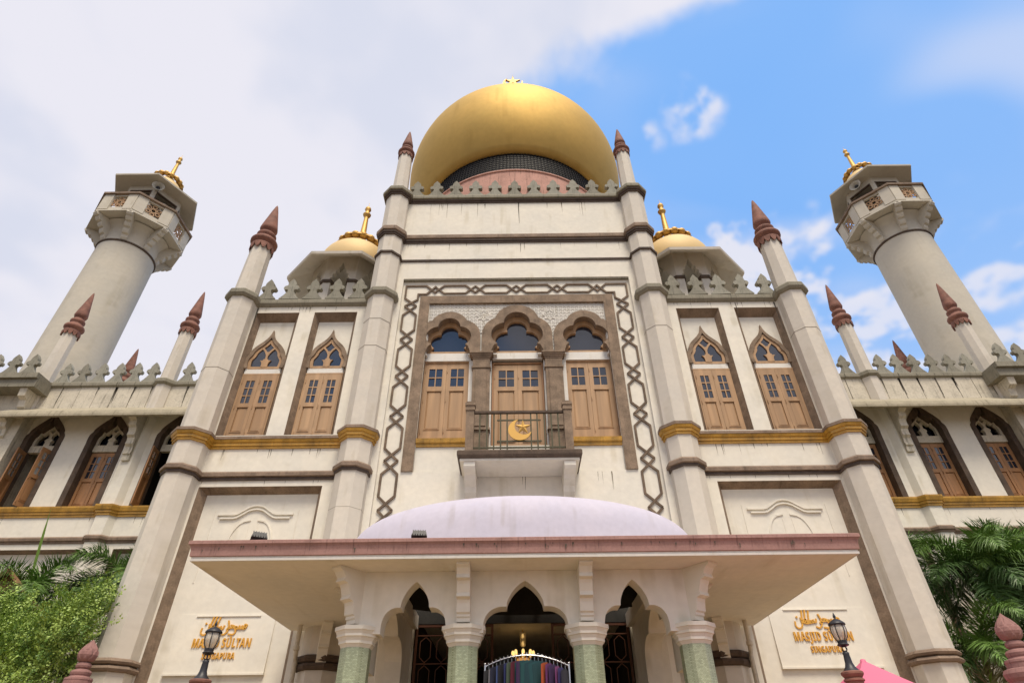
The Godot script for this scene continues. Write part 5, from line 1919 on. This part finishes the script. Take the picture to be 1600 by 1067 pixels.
func bud_pillar(tip: Vector3, k: float, label: String) -> void:
	var root := thing("gate_pillar", Vector3(tip.x, 0, tip.z), label, "gate pillar", "gate pillars topped by stone buds")
	var c := Vector3(tip.x, tip.y, tip.z)
	var st := S()
	var p := []
	for v in [[0.0, 0.0], [0.012, -0.02], [0.03, -0.045], [0.065, -0.085], [0.105, -0.135], [0.13, -0.185], [0.137, -0.235], [0.125, -0.285], [0.09, -0.325], [0.06, -0.34]]:
		p.push_front(Vector2(v[0] * k, v[1] * k))
	# carved overlapping petals as relief on the turned body
	var na := 72
	var ny := 30
	var rad := func(t: float) -> Vector2:
		var f := t * (p.size() - 1)
		var i := int(min(f, p.size() - 2))
		return (p[i] as Vector2).lerp(p[i + 1], f - i)
	var pt := func(i: int, j: int) -> Vector3:
		var t := float(j) / ny
		var a := TAU * i / na
		var v: Vector2 = rad.call(t)
		var row := t * 4.0
		var ph := 0.5 * (int(row) % 2)
		var cell: float = abs(fmod(a / TAU * 9.0 + ph, 1.0) - 0.5) * 2.0
		var up: float = fmod(row, 1.0)
		var edge: float = smoothstep(0.0, 0.25, 1.0 - up * 0.9 - cell * cell * 0.75)
		var bump := 0.011 * k * edge * (0.5 + 0.5 * up) * smoothstep(0.0, 0.15, t) * smoothstep(1.0, 0.7, t)
		return c + Vector3(sin(a) * (v.x + bump), v.y, cos(a) * (v.x + bump))
	for i in na:
		for j in ny:
			Q(st, pt.call(i, j), pt.call(i + 1, j), pt.call(i + 1, j + 1), pt.call(i, j + 1))
	part(root, "carved_bud", st, M.stone_red)
	st = S()
	var q2 := []
	for v in [[0.0, -1.95], [0.36, -1.95], [0.36, -0.95], [0.25, -0.90], [0.23, -0.80], [0.26, -0.76], [0.27, -0.71], [0.25, -0.665], [0.20, -0.65], [0.195, -0.60], [0.20, -0.585], [0.195, -0.56], [0.15, -0.545], [0.135, -0.53], [0.145, -0.51], [0.15, -0.48], [0.135, -0.455], [0.10, -0.44], [0.085, -0.43], [0.105, -0.41], [0.11, -0.385], [0.10, -0.355], [0.07, -0.335], [0.05, -0.33]]:
		q2.append(Vector2(v[0] * k, v[1] * k))
	lathe(st, c, q2, 30)
	part(root, "turned_neck", st, M.stone_red)
	st = S()
	box(st, tip.x - 0.42 * k, tip.x + 0.42 * k, 0, tip.y - 1.94 * k, tip.z - 0.42 * k, tip.z + 0.42 * k)
	part(root, "plinth", st, M.stone_red)

func floodlight(at: Vector3, turn: float, label: String) -> void:
	var root := thing("floodlight", at, label, "floodlight", "floodlights on the porch roof")
	var st := S()
	var xf := Transform3D(Basis(Vector3.UP, turn) * Basis(Vector3.RIGHT, -0.5), at + Vector3(0, 0.11, 0))
	prism(st, PackedVector2Array([Vector2(-0.14, -0.05), Vector2(0.14, -0.05), Vector2(0.11, 0.07), Vector2(-0.11, 0.07)]), -0.08, 0.06, xf)
	for k in 6:
		box(st, -0.12 + k * 0.044, -0.108 + k * 0.044, -0.045, 0.062, 0.06, 0.085, xf)
	part(root, "housing", st, M.black)
	st = S()
	box(st, at.x - 0.02, at.x + 0.02, at.y - 0.02, at.y + 0.09, at.z - 0.02, at.z + 0.02)
	box(st, at.x - 0.1, at.x + 0.1, at.y - 0.02, at.y - 0.005, at.z - 0.05, at.z + 0.05)
	part(root, "foot", st, M.black)

func tent() -> void:
	var c := Vector3(4.30, 0, 7.5)
	var root := thing("canopy_tent", c, "pink fabric canopy tent with a pointed top right of the porch", "tent")
	var st := S()
	var y1 := 2.83
	var e := 1.25
	var ye := 1.95
	var n := 10
	# four sagging triangles
	for k in 4:
		var xf := Transform3D(Basis(Vector3.UP, k * PI / 2), c)
		for i in n:
			for j in n - i:
				var f := func(u: float, v: float) -> Vector3:
					# u along eave direction, v up
					var t := v
					var half := e * (1.0 - t)
					var sag := 0.16 * sin(PI * t) * (1.0 - 0.0)
					return Vector3((u * 2.0 - 1.0) * half, lerp(ye, y1, t) - sag - 0.05 * (1.0 - pow(u * 2.0 - 1.0, 2.0)) * (1.0 - t) , half)
				pass
		for i in n:
			for j in n:
				var q := []
				for cc in [[0, 0], [1, 0], [1, 1], [0, 1]]:
					var u := float(i + cc[0]) / n
					var t := float(j + cc[1]) / n
					var half := e * (1.0 - t) + 0.03 * t
					q.append(xf * Vector3((u * 2.0 - 1.0) * half, lerp(ye, y1, pow(t, 1.25)) - 0.05 * (1.0 - pow(u * 2.0 - 1.0, 2.0)) * (1.0 - t), half))
				Q(st, q[0], q[1], q[2], q[3])
	lathe(st, c, [Vector2(0.045, y1 - 0.02), Vector2(0.03, y1 + 0.03), Vector2(0, y1 + 0.04)], 12, true)
	part(root, "canopy", st, M.tent)
	st = S()
	for k in 4:
		var xf := Transform3D(Basis(Vector3.UP, k * PI / 2), c)
		box(st, -e, e, ye - 0.22, ye - 0.002, e - 0.004, e + 0.004, xf)
	part(root, "valance", st, M.tent)
	for k in 4:
		st = S()
		var a := k * PI / 2 + PI / 4
		var p := c + Vector3(sin(a), 0, cos(a)) * e * 1.39
		tube(st, [p, p + Vector3(0, ye, 0)], 0.02, 0.02, 8)
		part(root, "leg", st, M.horn)

func pavilion() -> void:
	var c := Vector3(-15.05, 0, -2.5)
	var root := thing("garden_pavilion", c, "small wooden garden pavilion with tiled gable roof behind the left shrub", "pavilion")
	var turn := Basis(Vector3.UP, 0.35)
	var X := Transform3D(turn, c)
	var apex := 6.6
	var half := 1.25
	var ye := 5.5
	var dep := 1.6
	for k in 4:
		var st := S()
		var x := (1.0 if k % 2 == 0 else -1.0)
		var z := (1.2 if k < 2 else -1.2)
		box(st, x - 0.08, x + 0.08, 0, 5.45, z - 0.08, z + 0.08, X)
		part(root, "post", st, M.hut_wood)
	for sg in [-1, 1]:
		for r in 9:
			var t0 := r / 9.0
			var t1 := (r + 1.15) / 9.0
			for q in 7:
				var st := S()
				var z0 := -dep + q * 2 * dep / 7 + 0.006
				var z1 := -dep + (q + 1) * 2 * dep / 7 - 0.006
				var a := Vector3(sg * lerp(0.0, half, t0), lerp(apex, ye, t0) + 0.02, 0)
				var b := Vector3(sg * lerp(0.0, half, t1), lerp(apex, ye, t1) + 0.05, 0)
				var n := Vector3(sg * (apex - ye), half, 0).normalized() * 0.025
				Q(st, X * Vector3(a.x, a.y, z0), X * Vector3(b.x, b.y, z0), X * Vector3(b.x, b.y, z1), X * Vector3(a.x, a.y, z1))
				Q(st, X * (Vector3(a.x, a.y, z0) - n), X * (Vector3(b.x, b.y, z0) - n), X * (Vector3(b.x, b.y, z1) - n), X * (Vector3(a.x, a.y, z1) - n))
				Q(st, X * Vector3(b.x, b.y, z0), X * (Vector3(b.x, b.y, z0) - n), X * (Vector3(b.x, b.y, z1) - n), X * Vector3(b.x, b.y, z1))
				part(root, "roof_tile", st, M.roof_tile)
		for z in [-dep - 0.06, dep + 0.01]:
			var st2 := S()
			prism(st2, PackedVector2Array([Vector2(0, apex + 0.06), Vector2(sg * half * 1.05, ye + 0.02), Vector2(sg * half * 1.05, ye - 0.12), Vector2(0, apex - 0.08)]), z, z + 0.05, X)
			part(root, "barge_board", st2, M.hut_wood)
	var st3 := S()
	for k in 9:
		var y := 5.52 + k * 0.11
		var hw := (apex - y) / (apex - ye) * half - 0.08
		box(st3, -hw, hw, y, y + 0.1, dep - 0.25, dep - 0.22, X)
	part(root, "gable_louvres", st3, M.hut_wood)

# ------------------------------------------------------------------ plants
func frond(root: Node3D, base: Vector3, az: float, el: float, length: float, droop: float, m: Material, bushy := 1.0) -> void:
	var st := S()
	var pts := []
	var p := base
	var e := el
	var n := 18
	var h := Vector3(sin(az), 0, cos(az))
	for i in n + 1:
		pts.append(p)
		var d := h * cos(e) + Vector3(0, sin(e), 0)
		p += d * length / n
		e -= droop / n * (0.5 + 1.3 * i / n)
	tube(st, pts, 0.022, 0.005, 5)
	var cnt := int(length * 125 * bushy)
	for k in cnt:
		var t := 0.10 + 0.90 * (k + rng.randf()) / cnt
		var fi: float = min(t * n, n - 0.01)
		var i0 := int(fi)
		var a: Vector3 = pts[i0]
		var b: Vector3 = pts[i0 + 1]
		var o := a.lerp(b, fi - i0)
		var dir := (b - a).normalized()
		var side := dir.cross(Vector3.UP).normalized()
		var up := side.cross(dir).normalized()
		var roll := rng.randf_range(-1.0, 1.0)
		var sgn := 1.0 if k % 2 == 0 else -1.0
		var out := (side * sgn * cos(roll) + up * sin(roll) + Vector3(0, 0.10, 0)).normalized()
		var ld := (dir * rng.randf_range(0.55, 0.95) + out).normalized()
		var ll := (0.58 * sin(PI * clamp(t * 0.85 + 0.16, 0, 1)) + 0.12) * rng.randf_range(0.75, 1.15)
		var wv := ld.cross(up + side * rng.randf_range(-0.6, 0.6)).normalized() * rng.randf_range(0.010, 0.018)
		var mid := o + ld * ll * 0.5 + Vector3(0, -0.015, 0)
		var tip := o + ld * ll + Vector3(0, -0.07 - 0.1 * ll, 0)
		Q(st, o - wv * 0.5, o + wv * 0.5, mid + wv, mid - wv)
		T(st, mid - wv, mid + wv, tip)
	part(root, "frond", st, m)

func palm(at: Vector3, label: String, n: int, len: float, seed_: int, spear := 0.0) -> void:
	var root := thing("palm_tree", Vector3(at.x, 0, at.z), label, "palm tree", "palms beside the mosque")
	var st := S()
	tube(st, [Vector3(at.x, 0, at.z), Vector3(at.x, at.y * 0.5, at.z), at + Vector3(0, -0.7, 0)], 0.10, 0.07, 12)
	part(root, "trunk", st, M.bark)
	st = S()
	tube(st, [at + Vector3(0, -0.75, 0), at + Vector3(0, -0.3, 0), at + Vector3(0, 0.1, 0)], 0.095, 0.05, 12)
	part(root, "crownshaft", st, M.spear)
	var r := RandomNumberGenerator.new()
	r.seed = 4000 + seed_
	for k in n:
		# youngest fronds stand, older ones spread and hang
		var t := float(k) / (n - 1.0)
		var az := k * 2.39996 + seed_ * 1.3 + r.randf_range(-0.25, 0.25)
		var el: float = lerp(1.25, -0.35, pow(t, 0.9)) + r.randf_range(-0.12, 0.12)
		var m: Material = M.frond_a if t < 0.55 else M.frond_b
		if t > 0.93 and seed_ % 2 == 0:
			m = M.frond_dry
		frond(root, at + Vector3(0, -0.02, 0), az, el, len * r.randf_range(0.85, 1.12), lerp(1.9, 1.0, t), m)
	if spear > 0.0:
		st = S()
		var d := Vector3(2.4 if at.x > 0 else 0.05, 1.3, 0.4).normalized()
		var b := at + Vector3(0, 0.05, 0)
		for s in [-1, 1]:
			var wv := Vector3(0.06 * s, -0.06 * s, 0.02)
			Q(st, b, b + d * spear * 0.35 + wv, b + d * spear * 0.7 + wv * 0.8, b + d * spear)
		tube(st, [b, b + d * spear * 0.5, b + d * spear], 0.022, 0.004, 6)
		part(root, "spear_leaf", st, M.spear)

func twig_mesh(m: Material, seed_: int) -> ArrayMesh:
	var r := RandomNumberGenerator.new(); r.seed = seed_
	var st := S()
	var pts := [Vector3.ZERO, Vector3(0.02, 0.12, 0.01), Vector3(0.06, 0.24, 0.02), Vector3(0.12, 0.34, 0.0)]
	tube(st, pts, 0.004, 0.002, 3)
	for k in 26:
		var t := 0.15 + 0.85 * k / 25.0
		var fi: float = min(t * 3, 2.99)
		var o: Vector3 = (pts[int(fi)] as Vector3).lerp(pts[int(fi) + 1], fi - int(fi))
		var d := Vector3(r.randf_range(-1, 1), r.randf_range(-0.35, 0.7), r.randf_range(-1, 1)).normalized()
		var off := d * r.randf_range(0.01, 0.085)
		var ln := r.randf_range(0.035, 0.06)
		var side := d.cross(Vector3(r.randf() - 0.5, 1, r.randf() - 0.5)).normalized() * ln * 0.34
		var c := o + off
		Q(st, c, c + d * ln * 0.5 + side, c + d * ln, c + d * ln * 0.5 - side)
	return commit(st, m)

func bush() -> void:
	var root := thing("leafy_shrub", Vector3(-12.6, 0, 1.0), "dense light green small leaved shrub left of the tower base", "shrub")
	var st := S()
	var stems := []
	for k in 7:
		var a := rng.randf_range(0, TAU)
		var tx := -12.8 + rng.randf_range(-2.4, 2.2)
		var tz := 0.8 + rng.randf_range(-0.9, 1.0)
		tube(st, [Vector3(-12.6 + sin(a) * 0.2, 0, 1.0 + cos(a) * 0.2), Vector3(lerp(-12.6, tx, 0.4), 1.8, lerp(1.0, tz, 0.4)), Vector3(tx, 3.6, tz), Vector3(tx + 0.2, 4.6, tz)], 0.07, 0.015, 7)
	tube(st, [Vector3(-11.2, 3.6, 1.2), Vector3(-10.4, 4.35, 1.4), Vector3(-9.75, 4.62, 1.5)], 0.02, 0.005, 5)
	part(root, "stems", st, M.bark)
	var nz := noise(55, 0.55, 3)
	var spots := []
	var tries := 0
	while spots.size() < 9500 and tries < 200000:
		tries += 1
		var p := Vector3(rng.randf_range(-17.0, -9.9), rng.randf_range(1.6, 6.1), rng.randf_range(-0.9, 2.5))
		var top := 5.05 + 0.30 * sin(p.x * 1.9 + 1.0) + 0.5 * smoothstep(-12.0, -10.6, p.x) + 0.7 * nz.get_noise_2d(p.x * 2.6, p.z * 2.6)
		var dz := (p.z - 0.7) / 1.7
		top -= 1.0 * dz * dz
		if p.x > -10.34 and p.z < 0.75:
			continue
		if p.x > -10.12 + 0.22 * nz.get_noise_2d(p.y * 5.0, p.z * 5.0):
			continue
		if p.x > -10.2 and p.y < 3.0:
			continue
		if p.y > top:
			continue
		var front := 2.3 - 0.5 * pow(max(0.0, p.y - 3.5) / 1.6, 2.0) + 0.4 * nz.get_noise_2d(p.x * 2.2, p.y * 2.2)
		if p.z > front:
			continue
		# mostly an outer skin, with gaps between clumps
		var skin: float = min(top - p.y, front - p.z)
		if skin > 0.75 and rng.randf() > 0.18:
			continue
		if nz.get_noise_3d(p.x * 3.2, p.y * 3.2, p.z * 3.2) < -0.06:
			continue
		spots.append(p)
	# the sprig that reaches over the tower's edge
	for k in 46:
		var t := rng.randf()
		spots.append(Vector3(-10.7, 4.05, 1.3).lerp(Vector3(-9.72, 4.62, 1.5), t) + Vector3(rng.randf_range(-0.05, 0.05), rng.randf_range(-0.14, 0.10), rng.randf_range(-0.1, 0.1)))
	for k in 3:
		var mm := MultiMesh.new()
		mm.transform_format = MultiMesh.TRANSFORM_3D
		mm.mesh = twig_mesh([M.leaf_a, M.leaf_b, M.leaf_a][k], 900 + k)
		var mine := []
		for i in spots.size():
			if i % 3 == k:
				mine.append(spots[i])
		mm.instance_count = mine.size()
		for i in mine.size():
			var b := Basis(Vector3.UP, rng.randf() * TAU) * Basis(Vector3.RIGHT, rng.randf_range(-0.3, 1.5))
			mm.set_instance_transform(i, Transform3D(b.scaled(Vector3.ONE * rng.randf_range(0.8, 1.4)), mine[i] - root.position))
		var mi := MultiMeshInstance3D.new()
		mi.name = "foliage" if k == 0 else "foliage_%03d" % k
		mi.multimesh = mm
		mi.set_meta("kind", "stuff")
		root.add_child(mi, true)

func ground() -> void:
	var st := S()
	Q(st, Vector3(-400, 0, 400), Vector3(400, 0, 400), Vector3(400, 0, -400), Vector3(-400, 0, -400))
	var g := part(self, "ground", st, M.asphalt)
	tag(g, "dark asphalt ground round the mosque", "", "", "structure")
	st = S()
	box(st, -26, 26, 0.0, 0.06, -0.5, 14.5)
	var p := part(self, "forecourt", st, M.ground)
	tag(p, "pale paved forecourt before the mosque", "", "", "structure")

# ------------------------------------------------------------------ scene
func _ready() -> void:
	rng.seed = 20240
	var cam := Camera3D.new()
	cam.name = "camera"
	cam.fov = 60.6
	cam.near = 0.1
	cam.far = 1500.0
	add_child(cam)
	cam.position = Vector3(-0.166, 1.6, 16.0)
	cam.rotation = Vector3(0.6509007, 0.0007365, -0.0110364)
	cam.current = true
	var env := Environment.new()
	env.background_mode = Environment.BG_SKY
	env.sky = make_sky()
	env.tonemap_mode = Environment.TONE_MAPPER_LINEAR
	env.tonemap_exposure = 1.0
	env.sdfgi_enabled = true
	env.ssao_enabled = true
	env.ssil_enabled = true
	var we := WorldEnvironment.new()
	we.name = "world_environment"
	we.environment = env
	add_child(we)
	var sun := DirectionalLight3D.new()
	sun.name = "sun"
	sun.light_energy = 1.2
	sun.light_color = Color(1.0, 0.95, 0.87)
	sun.light_angular_distance = 24.0
	sun.shadow_enabled = true
	add_child(sun)
	sun.rotation_degrees = Vector3(-63, 12, 0)
	FB = SystemFont.new()
	FB.font_names = PackedStringArray(["Droid Sans"])
	FB.font_weight = 700
	materials()
	M.gold_letters = mat(Color8(214, 160, 60), 0.45)
	ground()
	tower()
	dome()
	for s in [-1.0, 1.0]:
		kiosk(s)
		minaret(s)
		wing(s)
		sign_text(s)
	porch()
	chandelier()
	clothes_rack()
	lamp_post(Vector3(-3.95, 3.26, 8.0), "black lantern on a brown pedestal before the left inscription")
	lamp_post(Vector3(3.86, 3.27, 8.0), "black lantern on a brown pedestal beside the pink tent")
	bud_pillar(Vector3(-5.69, 3.18, 7.6), 0.80, "reddish stone gate pillar with carved bud before the green shrub")
	bud_pillar(Vector3(5.12, 3.06, 9.1), 0.82, "weathered grey pink gate pillar with carved bud before the palms")
	floodlight(Vector3(-4.74, 5.07, 5.6), 0.5, "small black floodlight near the left end of the porch roof")
	floodlight(Vector3(-1.87, 5.07, 5.6), 0.1, "small black floodlight before the white vault on the porch roof")
	tent()
	pavilion()
	bush()
	palm(Vector3(-14.5, 6.15, -2.0), "palm with upright spear leaf beside the garden pavilion", 11, 2.0, 1, 2.4)
	palm(Vector3(-12.6, 6.9, -3.3), "bushy palm growing against the left side of the tower", 15, 2.2, 2)
	palm(Vector3(13.15, 6.45, -1.4), "palm with long spear leaf, middle one right of the tower", 20, 2.35, 3, 2.9)
	palm(Vector3(11.5, 6.7, -3.3), "palm close to the right edge of the tower with drooping fronds", 17, 2.5, 4)
	palm(Vector3(14.3, 5.6, -0.9), "dark spreading palm behind the right gate pillar", 17, 2.3, 5)
	palm(Vector3(12.3, 4.3, -1.6), "low dark palm between the tower base and the right gate pillar", 16, 2.4, 6)
	palm(Vector3(15.6, 7.0, -2.6), "palm at the right edge of the picture reaching up the wing wall", 14, 2.3, 7)
